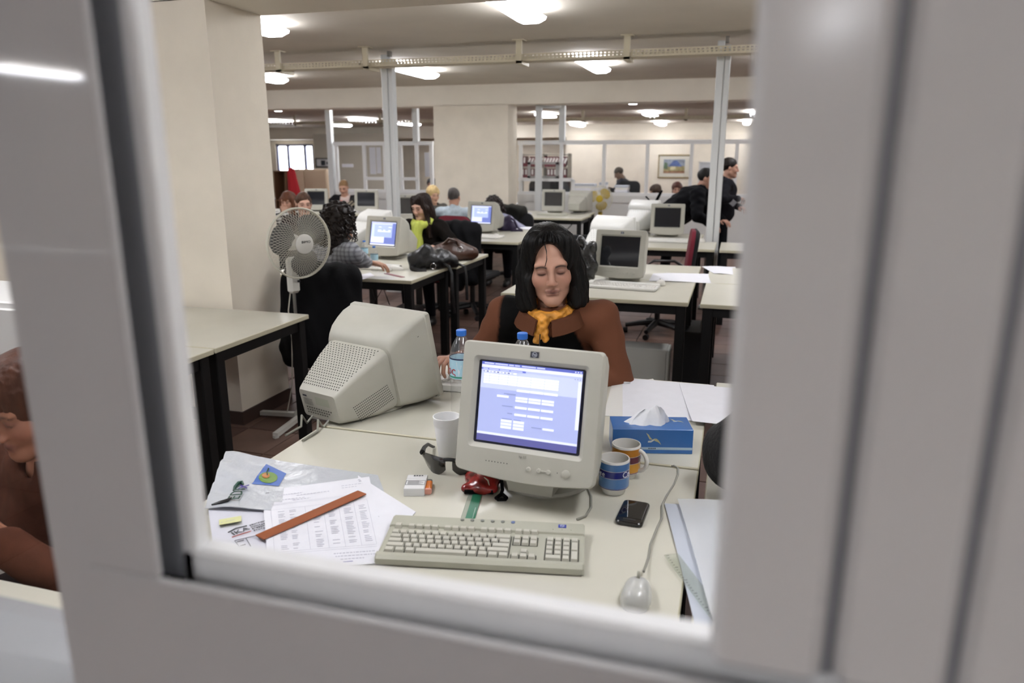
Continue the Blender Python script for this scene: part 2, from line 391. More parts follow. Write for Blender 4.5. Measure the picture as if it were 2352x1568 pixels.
desk(-3.45, -2.23, 4.90, 5.69, 'desk with red ruler where the striped-shirt woman sits')
desk(-3.40, -2.18, 5.70, 6.52, 'desk carrying the brown handbag, in front of the yellow-scarf woman')
desk(-1.46, -.245, 4.62, 5.43, 'desk with white keyboard and mouse behind the scarf woman')
desk(-1.46, -.245, 5.44, 6.26, 'rear desk of the pair with the two back-to-back monitors')
desk(-.172, 1.04, 4.60, 5.41, 'desk beside the white-keyboard desk, cut off by the sash')
desk(-.172, 1.04, 5.42, 6.24, 'desk with loose sheets in front of the white post')
desk(-3.39, -2.175, 7.50, 8.33, 'desk with purple bag and lit monitor')
desk(-3.41, -2.20, 8.34, 9.16, 'desk behind the purple-bag desk, at the curly-haired person')
desk(-1.39, -.175, 7.45, 8.14, 'desk in front of the man in the black jacket')
desk(-1.55, -.345, 8.15, 8.95, 'desk the man in the black jacket bends over')
desk(-.13, 1.08, 7.43, 8.14, 'desk behind the white post near the sash')
desk(-3.36, -2.145, 10.70, 11.45, 'desk with dark monitor in front of the yellow fan')
desk(-3.36, -2.2, 11.46, 12.1, 'rear desk between yellow fan and rear pillar')
desk(-6.47, -5.26, 10.56, 11.36, 'desk with red flower where the woman in the black vest sits')
desk(-5.24, -4.1, 10.6, 11.4, 'desk beyond the white pole with half-hidden monitor')
desk(-4.03, -2.95, 9.82, 10.55, 'desk the grey-haired man works at')
desk(-7.7, -6.49, 10.5, 11.35, 'desk with monitor between the two sitting women and the vest woman')
desk(-5.5, -4.3, 7.2, 8.0, 'desk behind the standing fan where two women sit')
desk(-2.3, -1.05, .56, 1.04, 'desk of the brown-jacketed person behind the side pane')

# ---------------------------------------------------------------- cathode ray monitors
CW, CH, SW, SH, SDZ = .372, .332, .284, .213, .013
SECS = [(.026, .183, .163, -.160, .014), (.075, .180, .162, -.155, .02), (.115, .174, .154, -.148, .026), (.15, .166, .146, -.140, .032), (.178, .157, .128, -.134, .034), (.192, .152, .110, -.130, .034),
        (.1935, .141, .098, -.124, .03), (.205, .142, .100, -.128, .03), (.27, .127, .080, -.122, .022), (.34, .109, .054, -.106, .018), (.405, .092, .026, -.086, .014), (.414, .086, .020, -.081, .012)]
def sec_at(d):
    for a, c in zip(SECS, SECS[1:]):
        if a[0] <= d <= c[0]:
            k = (d - a[0]) / (c[0] - a[0]); return [a[i] + (c[i] - a[i]) * k for i in range(5)], (c[2] - a[2]) / (c[0] - a[0]), (c[1] - a[1]) / (c[0] - a[0]), (c[3] - a[3]) / (c[0] - a[0])
    return list(SECS[-1]), 0, 0, 0
LAV = {}
def em(col, k=1.):
    key = 'screen_%s_%g' % (col, k)
    return M(key, col, .3, emit=SCREEN * k)
UI_MAIN = [(0, 0, 1, 1, '9aa3cf'), (0, .0, 1, .035, '5560b4'), (0, .035, 1, .075, 'd3d6ee'), (0, .075, .45, .10, '5c68bb'), (.45, .075, 1, .10, 'a9b2e0'), (0, .10, 1, .33, 'b4bce3'), (.015, .108, .36, .132, 'd9dcec'), (.965, .13, 1, .72, 'cfd4ef'), (0, .885, 1, .915, 'ccd1ee'), (0, .915, 1, 1, '53548c')]
for i in range(6):
    for x0, x1 in ((.03, .085), (.09, .18), (.185, .275), (.28, .37), (.375, .505), (.51, .64), (.645, .78)):
        if i < 4 or (i > 4 and x0 > .37): UI_MAIN.append((x0, .145 + i * .033, x1, .172 + i * .033, 'e4e7f6'))
for y, xs in ((.40, (.18, .37, .50, .63)), (.435, (.37, .50, .63)), (.52, (.37, .50, .63)), (.61, (.37, .50, .63))):
    for x in xs: UI_MAIN.append((x, y, x + .12, y + .028, 'dde2f4'))
for i in range(3):
    for x in (.24, .365): UI_MAIN.append((x, .70 + i * .04, x + .11, .733 + i * .04, 'd4daf1'))
UI_MAIN.append((.66, .745, .77, .772, 'd4daf1'))
for x, y, w in ((.24, .525, .11), (.30, .612, .05), (.25, .37, .12), (.25, .685, .10), (.37, .685, .07), (.55, .75, .10), (.28, .375, .09), (.40, .152, .0)):
    if w: UI_MAIN.append((x, y, x + w, y + .013, '7f88b4'))
for i in range(9): UI_MAIN.append((.02 + i * .036, .112, .042 + i * .036, .128, ['8a90b8', '5b6190', 'b3b8d6'][i % 3]))
for x, w in ((.03, .1), (.14, .13), (.28, .05), (.34, .05), (.41, .14), (.56, .08)): UI_MAIN.append((x, .009, x + w, .024, 'c3c9ee'))
for x, w in ((.02, .05), (.08, .1), (.19, .1), (.3, .12)): UI_MAIN.append((x, .081, x + w, .094, 'b9c1ec'))
for x in (.93, .955, .98): UI_MAIN.append((x, .012, x + .012, .026, 'd8dcf4')); UI_MAIN.append((x, .10, x + .012, .112, '8a90b8'))
UI_TWO = [(0, 0, 1, 1, '6f7cc0'), (0, 0, 1, .05, 'c9d0f4'), (.02, .06, .86, .66, 'a9b9e8'), (.02, .06, .86, .11, 'd5dcf6'), (.02, .12, .14, .9, 'c9d6f8'), (.3, .2, .42, .24, 'dfe6fb'), (.7, .2, .84, .24, 'dfe6fb'), (.28, .33, .8, .43, 'dfe6fb'), (.42, .33, .5, .38, 'a9b9e8'), (.58, .33, .7, .38, 'a9b9e8'), (.02, .64, .56, .9, 'd7def8'), (0, .94, 1, 1, 'dfe3f6')]
def hp_badge(parent, loc, rot, s, dark):
    b = MB(); b.cbox((0, 0, 0), (.022 * s, .015 * s, .001), .0003); o = b.build('badge', dark, parent, loc, rot)
    b = MB(); ring = [(math.cos(2 * PI * i / 20), math.sin(2 * PI * i / 20)) for i in range(20)]
    r0, r1, z = .0056 * s, .0065 * s, .0009
    vs = [(x * r1, y * r1, z) for x, y in ring] + [(x * r0, y * r0, z) for x, y in ring]
    b.add(vs, [(i, (i + 1) % 20, 20 + (i + 1) % 20, 20 + i) for i in range(20)]); b.build('ring', M('badge_silver', 'c8ccd8', .4), o)
    return text('hp', .0095 * s, M('badge_silver', 'c8ccd8', .4), o, (0, .0005 * s, .0009), (0, 0, 0), 'letters', .0002)
def crt(label, loc, yaw, tilt=.225, hc=.205, off=.165, screen='off', detail=False, shell=None, group='beige cathode ray monitors', basez=DZ):
    sh = shell or crt_shell
    t = thing('crt_monitor', label, 'monitor', (loc[0], loc[1], basez), yaw, group)
    hm = Matrix.Translation((0, -off, hc)) @ Matrix.Rotation(-tilt, 4, 'X')
    def P(x, d, z): return hm @ Vector((x, d, z))
    def ring(w, h, r, d, cz=0, bulge=1e-9): return [P(x, d, z + cz) for x, z in rrect(w, h, r, 3, bulge)]
    b = MB(); BU = .016
    b.loft([ring(CW - .01, CH - .01, .012, .03, 0, BU), ring(CW, CH, .012, .024, 0, BU), ring(CW, CH, .012, .006, 0, BU), ring(CW - .006, CH - .006, .012, 0, 0, BU),
            ring(SW + .022, SH + .022, .010, -.001, SDZ), ring(SW + .006, SH + .006, .008, .006, SDZ), ring(SW, SH, .006, .0105, SDZ)], 0, True, False)
    b.build('bezel', sh, t, angle=.5)
    b = MB(); b.add([P(x * SW / 2, .010, z * SH / 2 + SDZ) for x, z in ((-1, -1), (1, -1), (1, 1), (-1, 1))], [(0, 1, 2, 3)])
    if screen == 'off': b.build('screen', screen_off, t)
    else:
        s = b.build('screen', M('dark_screen_edge', '15172a', .1), t); b = MB(); ms = []; e = .008
        for i, (u0, v0, u1, v1, c) in enumerate(UI_MAIN if screen == 'main' else UI_TWO):
            m = em(c)
            if m not in ms: ms.append(m)
            y = .0094 - i * .00004; X = lambda u: -SW / 2 + e + (SW - 2 * e) * u; Zz = lambda v: SDZ + SH / 2 - .004 - (SH - .010) * v
            b.add([P(X(u0), y, Zz(v1)), P(X(u1), y, Zz(v1)), P(X(u1), y, Zz(v0)), P(X(u0), y, Zz(v0))], [(0, 1, 2, 3)], ms.index(m))
        b.build('picture', ms, s)
    b = MB(); b.loft([[P(x, d, z + (tp + bt) / 2) for x, z in rrect(2 * w, tp - bt, r, 3, 1e-9)] for d, w, tp, bt, r in SECS], 0, True, True)
    body = b.build('housing', sh, t, angle=.55)
    # swivel foot
    b = MB(); b.lathe([(.118, 0), (.122, .006), (.118, .013), (.085, .022), (.06, .03)], 28); b.build('foot', sh, t)
    nb = hm @ Vector((0, .13, -.13)); b = MB()
    b.loft([[(-.06, nb.y - .07, .02), (.06, nb.y - .07, .02), (.06, nb.y + .09, .02), (-.06, nb.y + .09, .02)], [(-.075, nb.y - .08, nb.z + .02), (.075, nb.y - .08, nb.z + .02), (.075, nb.y + .11, nb.z + .0), (-.075, nb.y + .11, nb.z + .0)]], 0, False)
    neck = b.build('neck', sh, t)
    R = hm.to_euler(); fr = (R.x + PI / 2, 0, 0)
    hp_badge(t, P(0.01, -.0022, CH / 2 - .021), fr, 1.0, M('badge_dark', '2a2c38', .4))
    if detail:
        for x in (.018, .045, .070): b = MB(); b.lathe([(.0062, 0), (.0062, .003), (.0045, .0045)], 14); b.build('button', sh, t, P(x, -.0005, -CH / 2 + .028 - .004), fr)
        b = MB(); b.lathe([(.0105, 0), (.0105, .003), (.008, .0045)], 18); b.build('power_button', sh, t, P(.115, -.0005, -CH / 2 + .026), fr)
        b = MB(); b.cbox((0, 0, 0), (.02, .004, .002), .0005); b.build('button_bridge', sh, t, P(.0575, -.0012, -CH / 2 + .0240), fr)
        b = MB()
        for i in range(8): b.disc(P(-.098 + i * .0082, -.0016, -CH / 2 + .030), hm.to_3x3() @ Vector((0, -1, 0)), .0014, 8)
        b.disc(P(.093, -.0016, -CH / 2 + .026), hm.to_3x3() @ Vector((0, -1, 0)), .0012, 8)
        tag(b.build('indicator_dots', dark_hole, t), kind='stuff')
        text('hp 55', .009, M('grey_print', '77756c', .6), t, P(.0, -.0022, -CH / 2 + .052), fr, 'model_print', .0001)
    # vents
    b = MB()
    if detail != 'front':
        nd, nx = (19, 17) if detail else (8, 9)
        for i in range(nd):
            d = .212 + (.39 - .212) * i / (nd - 1); (dd, w, tp, bt, r), st, sw, sb = sec_at(d)
            for j in range(nx):
                x = (-1 + 2 * (j + .5 * (i % 2)) / (nx - .5)) * (w - r * .8)
                b.disc(P(x, d - .0004 * st, tp + .0007), hm.to_3x3() @ Vector((0, -st, 1)), .0026 if detail else .003, 6)
        for sx in (-1, 1):
            for q in range(8):
                for i in range(22 if detail else 0):
                    d = .225 + .135 * i / 21 - .002 * q; z = -.022 - q * .0088 - (d - .22) * .16; (dd, w, tp, bt, r), st, sw, sb = sec_at(d)
                    v = [P(sx * (sec_at(d + e)[0][1] + .0007), d + e, z + f) for e, f in ((-.0018, -.0014), (.0018, -.0014), (.0018, .0014), (-.0018, .0014))]
                    b.add(v if sx > 0 else v[::-1], [(0, 1, 2, 3)])
        if detail:
            for i in range(7):
                for j in range(8):
                    b.disc((.0752 - .008 * 0, nb.y - .06 + j * .018, .03 + i * .011), (1, 0, 0), .0024, 6); b.disc((-.0752, nb.y - .06 + j * .018, .03 + i * .011), (-1, 0, 0), .0024, 6)
        tag(b.build('vent_holes', dark_hole, body), kind='stuff')
    if detail == 'rear':
        lab = M('rating_label', 'a9ab9a', .6); lb2 = M('label_print', '56544c', .7)
        def on_rear(x, z, w, h, m, name, e=.0008):
            b = MB(); b.add([P(x + a * w / 2, .414 + e, z + c * h / 2) for a, c in ((1, -1), (-1, -1), (-1, 1), (1, 1))], [(0, 1, 2, 3)]); return b.build(name, m, body)
        on_rear(-.020, -.012, .066, .030, lab, 'rating_label')
        on_rear(.062, .000, .020, .006, M('badge_dark', '2a2c38', .4), 'maker_label')
        b = MB()
        for q in range(3):
            for i in range(11 - q): x = .062 - i * .0115; z = -.044 - q * .010; b.add([P(x + a * .0035, .4152, z + c * .0025) for a, c in ((1, -1), (-1, -1), (-1, 1), (1, 1))], [(0, 1, 2, 3)])
        for q in range(5): b.add([P(.05 + a * .022, .4152, -.012 - q * .005 + c * .0008) for a, c in ((1, -1), (-1, -1), (-1, 1), (1, 1))], [(0, 1, 2, 3)])
        tag(b.build('approval_marks', lb2, body), kind='stuff')
        for sx in (1,):
            b = MB(); v = [P(-.1795 - .0008, d, z) for d, z in ((.035, .105), (.075, .098), (.076, .1), (.036, .111))]; b.add(v, [(0, 1, 2, 3)]); b.build('side_slot', dark_hole, body)
        for x in (.05, -.03):
            a = P(x, .410, -.078); b = MB(); b.tube([a, a + Vector((0, .03, -.02)), (a.x, a.y + .05, .0 + .03), (a.x - .03, a.y + .08, .006), (a.x - .05, a.y + .16, .005)], .004, 8)
            b.build('cable', M('grey_cable', '8b8a80', .5), t)
    return t
def crt_front(cx, cy, cz, yaw, label, **k):
    off = k.pop('off', .165); return crt(label, (cx - math.sin(yaw) * off, cy + math.cos(yaw) * off), yaw, hc=cz - DZ, off=off, **k)
s1 = .284 / .31
crt_front(-.511 * s1, 1.8475 * s1, EYE - .6624 * s1 - SDZ, -.076, 'beige monitor facing the counter, showing a blue form', screen='main', detail='front')
crt_front(-1.178, 2.455, .93, 2.838, 'beige monitor turned away, its perforated back toward the counter', detail='rear', off=.15)
p = at(1432, 641, z=DZ); crt('dark-screened beige monitor behind the white keyboard', (p.x, p.y + .06), -.13, tilt=.2, detail='front')
p = at(905, 598, z=DZ); crt('lit monitor of the striped-shirt woman', (p.x - .1, p.y + .22), -.20, tilt=.22, screen='two', hc=.21)
p = at(1118, 534, z=DZ); crt('lit monitor on the purple-bag desk', (p.x, p.y + .05), -.22, tilt=.14, screen='two')
p = at(1533, 541, z=DZ); crt('dark monitor in front of the man in the black jacket', (p.x, p.y), .03, tilt=.14)
p = at(1278, 486, z=DZ); crt('dark monitor on the desk by the yellow fan', (p.x, p.y - .1), .05, tilt=.12)
p = at(749, 482, z=DZ); crt('dark monitor facing out beside the woman in the black vest', (p.x, 11.1), .25, tilt=.1)
p = at(886, 482, z=DZ); crt('dark monitor half hidden by the white pole', (p.x, 11.0), .2, tilt=.1)
p = at(934, 507, z=DZ); crt('dark monitor just past the pole, behind the dark-haired woman', (p.x, p.y), .3, tilt=.1)
desk(p.x - .7, p.x + .42, p.y - .35, p.y + .3, 'desk of the blonde woman beyond the white pole')
p = at(1345, 620, z=DZ); crt('white monitor seen from behind, back to back with the dark-screened one', (p.x + .10, p.y + .42), PI - .35, tilt=.2, shell=crt_white, hc=.23)
p = at(1480, 545, z=DZ); crt('white monitor seen from behind, under the black straps', (p.x - .10, p.y + .45), PI - .3, tilt=.2, shell=crt_white, hc=.22)
p = at(880, 590, z=DZ); crt('white monitor seen from behind, past the striped-shirt woman', (p.x - .27, p.y + .28), PI - .45, tilt=.2, shell=crt_white, hc=.23)
p = at(1325, 490, z=DZ); crt('grey monitor seen from behind beside the yellow fan', (p.x + .02, 11.75), PI - .1, tilt=.1, hc=.19)

# ---------------------------------------------------------------- keyboards and mice
KEYM = {}
def key_mesh(w, d, mat):
    k = (round(w, 4), round(d, 4), mat.name)
    if k not in KEYM:
        b = MB(); a, c = w / 2 - .0006, d / 2 - .0006; e, f = w / 2 - .003, d / 2 - .0034
        o = b.loft([[(-a, -c, 0), (a, -c, 0), (a, c, 0), (-a, c, 0)], [(-e, -f + .0004, .0088), (e, -f + .0004, .0088), (e, f + .001, .0092), (-e, f + .001, .0092)]], 0, False)
        KEYM[k] = b.mesh('key', mat)
    return KEYM[k]
U = .01905
def keyboard(label, loc, rz, case, keym, full=True, tiltx=.06, cable=True):
    t = thing('keyboard', label, 'keyboard', loc, rz, 'desk keyboards')
    W, D = .462, .185
    prof = [(-D / 2, .004), (-D / 2 + .002, .016), (-D / 2 + .012, .0215), (-D / 2 + .026, .020), (-D / 2 + .030, .0125), (D / 2 - .045, .021), (D / 2 - .043, .0255), (D / 2 - .004, .030), (D / 2, .026), (D / 2, .004)]
    b = MB(); secs = []
    for x in (-W / 2, -W / 2 + .004, W / 2 - .004, W / 2):
        k = .94 if abs(x) == W / 2 else 1.; secs.append([(x, y * k, .004 + (z - .004) * k) for y, z in prof])
    b.loft(secs, 0, False); b.build('case', case, t)
    def kz(y): return .0128 + (.021 - .0128) * (y + D / 2 - .030) / (D - .075)
    keys = []
    y0 = -D / 2 + .043; x0 = -W / 2 + .012
    rows = [[(1.25,), (1.25,), (1.25,), (6.25,), (1.25,), (1.25,), (1.25,), (1.25,)], [(2.25,)] + [(1,)] * 10 + [(2.75,)], [(1.75,)] + [(1,)] * 11 + [(2.25,)], [(1.5,)] + [(1,)] * 12 + [(1.5,)], [(1,)] * 13 + [(2,)]]
    for r, row in enumerate(rows):
        x = 0
        for (w,) in row: keys.append((x + w / 2, r, w, 1)); x += w
    for i in range(3):
        keys.append((15.75 + i, 0, 1, 1)); keys.append((15.75 + i, 3, 1, 1)); keys.append((15.75 + i, 4, 1, 1))
    keys.append((16.75, 1, 1, 1))
    keys += [(19.75 + .5, 0, 2, 1), (21.75, 0, 1, 1), (22.75, .5, 1, 2), (22.75, 2.5, 1, 2)]
    for r in (1, 2, 3):
        for i in range(3): keys.append((19.75 + i, r, 1, 1))
    for i in range(4): keys.append((19.75 + i, 4, 1, 1))
    fr = 5.55
    keys.append((.5, fr, 1, 1))
    for g in (2, 6.6, 11.2):
        for i in range(4): keys.append((g + i + .2, fr, 1, .85))
    for i in range(3): keys.append((15.75 + i, fr, 1, .85))
    sc = (W - .024) / (23.3 * U)
    if full:
        for x, r, w, h in keys:
            y = y0 + r * U * .92; put('key', key_mesh(w * U * sc, h * U * .92, keym), t, (x0 + x * U * sc, y, (kz(y) if r < 5 else .0215) - .002), (tiltx, 0, 0))
        for i in range(6):
            b = MB(); b.lathe([(.0046, 0), (.0046, .0025), (.003, .0035)], 12); b.build('hot_key', M('hot_key_blue' if i == 5 else 'hot_key_grey', '6d7da6' if i == 5 else '7d7f78', .4), t, (-.062 + i * .0245, D / 2 - .012, .0285))
        hp_badge(t, (.178, D / 2 - .018, .0292), (.1, 0, 0), .85, M('badge_blue', '2f3f9a', .4))
        b = MB()
        for i in range(3): b.disc((.157 + i * .021, D / 2 - .034, .0282), (0, -.1, 1), .0012, 8)
        tag(b.build('indicator_lights', M('led_dark', '4d5a3a', .4), t), kind='stuff')
        # dark sheet laid over the key fields, seen between the keys
        b = MB(); zz = .0006
        for xa, xb, ya, yb in ((0, 15.05, -.5, 4.5), (15.2, 18.3, 2.5, 4.5), (15.2, 18.3, -.5, .5), (19.2, 23.3, -.5, 4.5)):
            X = [x0 + v * U * sc for v in (xa, xb)]; Yy = [y0 + v * U * .92 for v in (ya, yb)]
            b.add([(X[0], Yy[0], kz(Yy[0]) + zz), (X[1], Yy[0], kz(Yy[0]) + zz), (X[1], Yy[1], kz(Yy[1]) + zz), (X[0], Yy[1], kz(Yy[1]) + zz)], [(0, 1, 2, 3)])
        b.build('key_well', M('key_well', '3b3a34', .8), t)
    else:
        b = MB(); km = key_mesh(U * .9, U * .85, keym); vs = [tuple(v.co) for v in km.vertices]; fs = [tuple(p.vertices) for p in km.polygons]
        for x, r, w, h in keys:
            y = y0 + r * U * .92; o = b.add([(v[0] * w * 1.02 + x0 + x * U * sc, v[1] * h + y, v[2] + kz(y) - .002) for v in vs], fs)
        tag(b.build('keys', keym, t), kind='stuff')
    return t
putty2 = M('keyboard_putty', 'a9a898', .5, noise=(9, .05), bump=(500, .03)); keyc = M('keycap_putty', 'bdbbae', .5)
kw = M('keyboard_white', 'd3d2cc', .5); kk = M('keycap_white', 'dedcd6', .5)
kc = (Vector((-.713, 1.317)) + Vector((-.258, 1.404))) / 2; kd = math.radians(10.8); KD = .185
keyboard('putty-coloured keyboard in front of the lit monitor', (kc.x - math.sin(kd) * KD / 2, kc.y + math.cos(kd) * KD / 2, DZ), kd, putty2, keyc)
p = at(1432, 662, z=DZ); keyboard('white keyboard on the desk behind the scarf woman', (p.x, p.y + .02, DZ), -.10, kw, kk, False)
p = at(1000, 888, z=DZ); keyboard('keyboard the scarf woman types on', (-.95, 2.62, DZ), PI + .05, kw, kk, False)
p = at(880, 606, z=DZ); keyboard('keyboard of the striped-shirt woman', (-2.80, 5.38, DZ), -.1, kw, kk, False)
p = at(1130, 545, z=DZ); keyboard('keyboard below the purple-bag desk monitor', (p.x - .09, p.y - .05, DZ), -.1, kw, kk, False)
p = at(1560, 556, z=DZ); keyboard('keyboard in front of the red-backed chair', (p.x - .1, p.y, DZ), 0, kw, kk, False)
p = at(1270, 494, z=DZ); keyboard('keyboard on the desk by the yellow fan', (p.x, p.y, DZ), 0, putty2, keyc, False)
def mouse(label, loc, rz, m, cable=None, s=1.):
    t = thing('mouse', label, 'computer mouse', loc, rz, 'computer mice')
    b = MB(); secs = []
    for k in range(9):
        z = k / 8; secs.append([])
        r = math.sqrt(max(0, 1 - z ** 2.2)) if k < 8 else .05
        for j in range(20):
            a = 2 * PI * j / 20; x = math.cos(a); y = math.sin(a)
            e = .75; x = math.copysign(abs(x) ** e, x); y = math.copysign(abs(y) ** e, y)
            secs[-1].append((x * .031 * s * (.35 + .65 * r if k else .96) * (1 - .1 * y), y * .058 * s * (.4 + .6 * r if k else .97) - .006 * z, z * .036 * s * (1 - .18 * y) + .001))
    b.loft(secs, 0, True); b.build('shell', m, t, angle=1.2)
    b = MB(); o = b.lathe([(.004, 0), (.009, .0), (.009, .006), (.004, .006)], 14); b.xf(o, Matrix.Translation((-.003, .034 * s, .0305 * s)) @ Matrix.Rotation(PI / 2, 4, 'Y')); b.build('wheel', M('wheel_grey', '8e8c80', .5), t)
    b = MB(); b.box(-.0007, .0007, .012 * s, .05 * s, .0205 * s, .0208 * s); b.build('split', dark_hole, t)
    if cable:
        b = MB(); b.tube(cable, .0027, 8); b.build('cable', M('grey_cable', '8b8a80', .5), t)
    return t
mp = at(1462, 1372, z=DZ); mrz = math.radians(2)
inv = (Matrix.Translation((mp.x, mp.y, DZ)) @ Matrix.Rotation(mrz, 4, 'Z')).inverted()
pts = [at(px, py, z=DZ + .004) for px, py in ((1478, 1322), (1490, 1280), (1494, 1250), (1510, 1210), (1520, 1190), (1521, 1160), (1530, 1140), (1548, 1112), (1557, 1090), (1557, 1075), (1548, 1069), (1543, 1070))]
pts[0].z = DZ + .014
mouse('pale grey mouse with a long cable beside the sash', (mp.x, mp.y, DZ), mrz, M('mouse_grey', 'b9b9b4', .25, coat=.3), [inv @ q for q in pts])
p = at(1517, 654, z=DZ); mouse('small white mouse beside the white keyboard', (p.x, p.y, DZ), .2, kk)
p = at(903, 621, z=DZ); mouse('mouse under the striped-shirt woman’s hand', (p.x + .02, p.y + .02, DZ), -1.0, kk)
p = at(1141, 544, z=DZ); mouse('mouse on the purple-bag desk', (p.x, p.y, DZ), 0, kk)
p = at(1612, 556, z=DZ); mouse('mouse near the white post', (p.x, p.y, DZ), 0, kk)
# ---------------------------------------------------------------- soft bodies: smooth unions sampled on a grid
class Field:
    def __init__(s, lo, hi, vox):
        s.vox = vox; s.lo = np.array(lo, float); n = [max(4, int(math.ceil((hi[i] - lo[i]) / vox)) + 1) for i in range(3)]
        s.ax = [s.lo[i] + vox * np.arange(n[i]) for i in range(3)]; s.f = np.full(n, 1.0)
    def sub(s, lo, hi):
        sl = []
        for i in range(3):
            a = max(0, int((lo[i] - s.lo[i]) / s.vox)); b = min(len(s.ax[i]), int((hi[i] - s.lo[i]) / s.vox) + 2)
            if b - a < 1: return None
            sl.append(slice(a, b))
        return tuple(sl), s.ax[0][sl[0]][:, None, None], s.ax[1][sl[1]][None, :, None], s.ax[2][sl[2]][None, None, :]
    def _mix(s, sl, d, k, cut):
        a = s.f[sl]
        if cut:
            d = -d; h = np.maximum(k - np.abs(a - d), 0) / max(k, 1e-6); s.f[sl] = np.maximum(a, d) + h * h * k / 4
        else:
            h = np.maximum(k - np.abs(a - d), 0) / max(k, 1e-6); s.f[sl] = np.minimum(a, d) - h * h * k / 4
    def cap(s, a, b, ra, rb=None, k=.02, cut=False):
        rb = ra if rb is None else rb; a = np.array(a, float); b = np.array(b, float); m = max(ra, rb) + k + 3 * s.vox
        g = s.sub(np.minimum(a, b) - m, np.maximum(a, b) + m)
        if g is None: return
        sl, X, Y, Z = g; ba = b - a; L = max(ba @ ba, 1e-9)
        h = np.clip(((X - a[0]) * ba[0] + (Y - a[1]) * ba[1] + (Z - a[2]) * ba[2]) / L, 0, 1)
        d = np.sqrt((X - a[0] - h * ba[0]) ** 2 + (Y - a[1] - h * ba[1]) ** 2 + (Z - a[2] - h * ba[2]) ** 2) - (ra + (rb - ra) * h)
        s._mix(sl, d, k, cut)
    def ell(s, c, r, k=.02, cut=False, R=None):
        c = np.array(c, float); r = np.array(r, float); m = max(r) + k + 3 * s.vox; g = s.sub(c - m, c + m)
        if g is None: return
        sl, X, Y, Z = g; q = [X - c[0], Y - c[1], Z - c[2]]
        if R is not None: q = [R[0][i] * q[0] + R[1][i] * q[1] + R[2][i] * q[2] for i in range(3)]
        k0 = np.sqrt((q[0] / r[0]) ** 2 + (q[1] / r[1]) ** 2 + (q[2] / r[2]) ** 2); k1 = np.sqrt((q[0] / r[0] ** 2) ** 2 + (q[1] / r[1] ** 2) ** 2 + (q[2] / r[2] ** 2) ** 2) + 1e-9
        s._mix(sl, k0 * (k0 - 1) / k1, k, cut)
    def half(s, p, n, k=.004):
        """keep the side of the plane that n points away from"""
        n = np.array(n, float); n /= np.linalg.norm(n)
        d = (s.ax[0][:, None, None] - p[0]) * n[0] + (s.ax[1][None, :, None] - p[1]) * n[1] + (s.ax[2][None, None, :] - p[2]) * n[2]
        s.f = np.maximum(s.f, d)
    def warp(s, fn):
        s.f = s.f + fn(s.ax[0][:, None, None], s.ax[1][None, :, None], s.ax[2][None, None, :])
    def mesh(s):
        f = np.pad(s.f, 1, constant_values=1.0); lo = s.lo - s.vox; n = np.array(f.shape); cs = n - 1
        acc = np.zeros((*cs, 3)); cnt = np.zeros(cs); sg = f < 0; edges = []
        for ax in range(3):
            A = [slice(None)] * 3; B = [slice(None)] * 3; A[ax] = slice(0, -1); B[ax] = slice(1, None)
            fa = f[tuple(A)]; fb = f[tuple(B)]; I = np.argwhere(sg[tuple(A)] != sg[tuple(B)])
            if len(I) == 0: continue
            va = fa[tuple(I.T)]; vb = fb[tuple(I.T)]; pos = I.astype(float); pos[:, ax] += va / (va - vb)
            o = [a for a in range(3) if a != ax]; ok = np.all((I[:, o] >= 1) & (I[:, o] < cs[o]), axis=1); I = I[ok]; pos = pos[ok]; va = va[ok]
            quad = []
            for d0, d1 in ((-1, -1), (0, -1), (0, 0), (-1, 0)):
                J = I.copy(); J[:, o[0]] += d0; J[:, o[1]] += d1; quad.append(J)
                np.add.at(acc, tuple(J.T), pos); np.add.at(cnt, tuple(J.T), 1)
            edges.append((ax, va, quad))
        idx = np.full(cs, -1); M_ = cnt > 0; idx[M_] = np.arange(M_.sum()); V = acc[M_] / cnt[M_][:, None] * s.vox + lo; Q = []
        for ax, va, quad in edges:
            q = np.stack([idx[tuple(J.T)] for J in quad], 1); flip = (va < 0) == (ax == 1); q[flip] = q[flip][:, ::-1]; Q.append(q)
        return V, np.concatenate(Q) if Q else np.zeros((0, 4), int)
def xform(V, m):
    A = np.array(m); return V @ A[:3, :3].T + A[:3, 3]
def np_mesh(name, V, Q, mat, cols=None):
    me = bpy.data.meshes.new(name); me.from_pydata(V.tolist(), [], Q.tolist()); me.materials.append(mat)
    me.polygons.foreach_set('use_smooth', [True] * len(me.polygons))
    if cols is not None:
        a = me.color_attributes.new('Col', 'FLOAT_COLOR', 'POINT'); c = np.ones((len(V), 4)); c[:, :3] = cols; a.data.foreach_set('color', c.ravel())
    me.update(); return me
def gauss(P, c, r): return np.exp(-(((P - np.array(c)) / np.array(r)) ** 2).sum(1))
def lerpc(C, w, col):
    col = np.array(lin(col)); return C * (1 - w[:, None]) + col * w[:, None]
skin_m = M('skin', 'c09a86', .45, attr='Col', spec=.35)

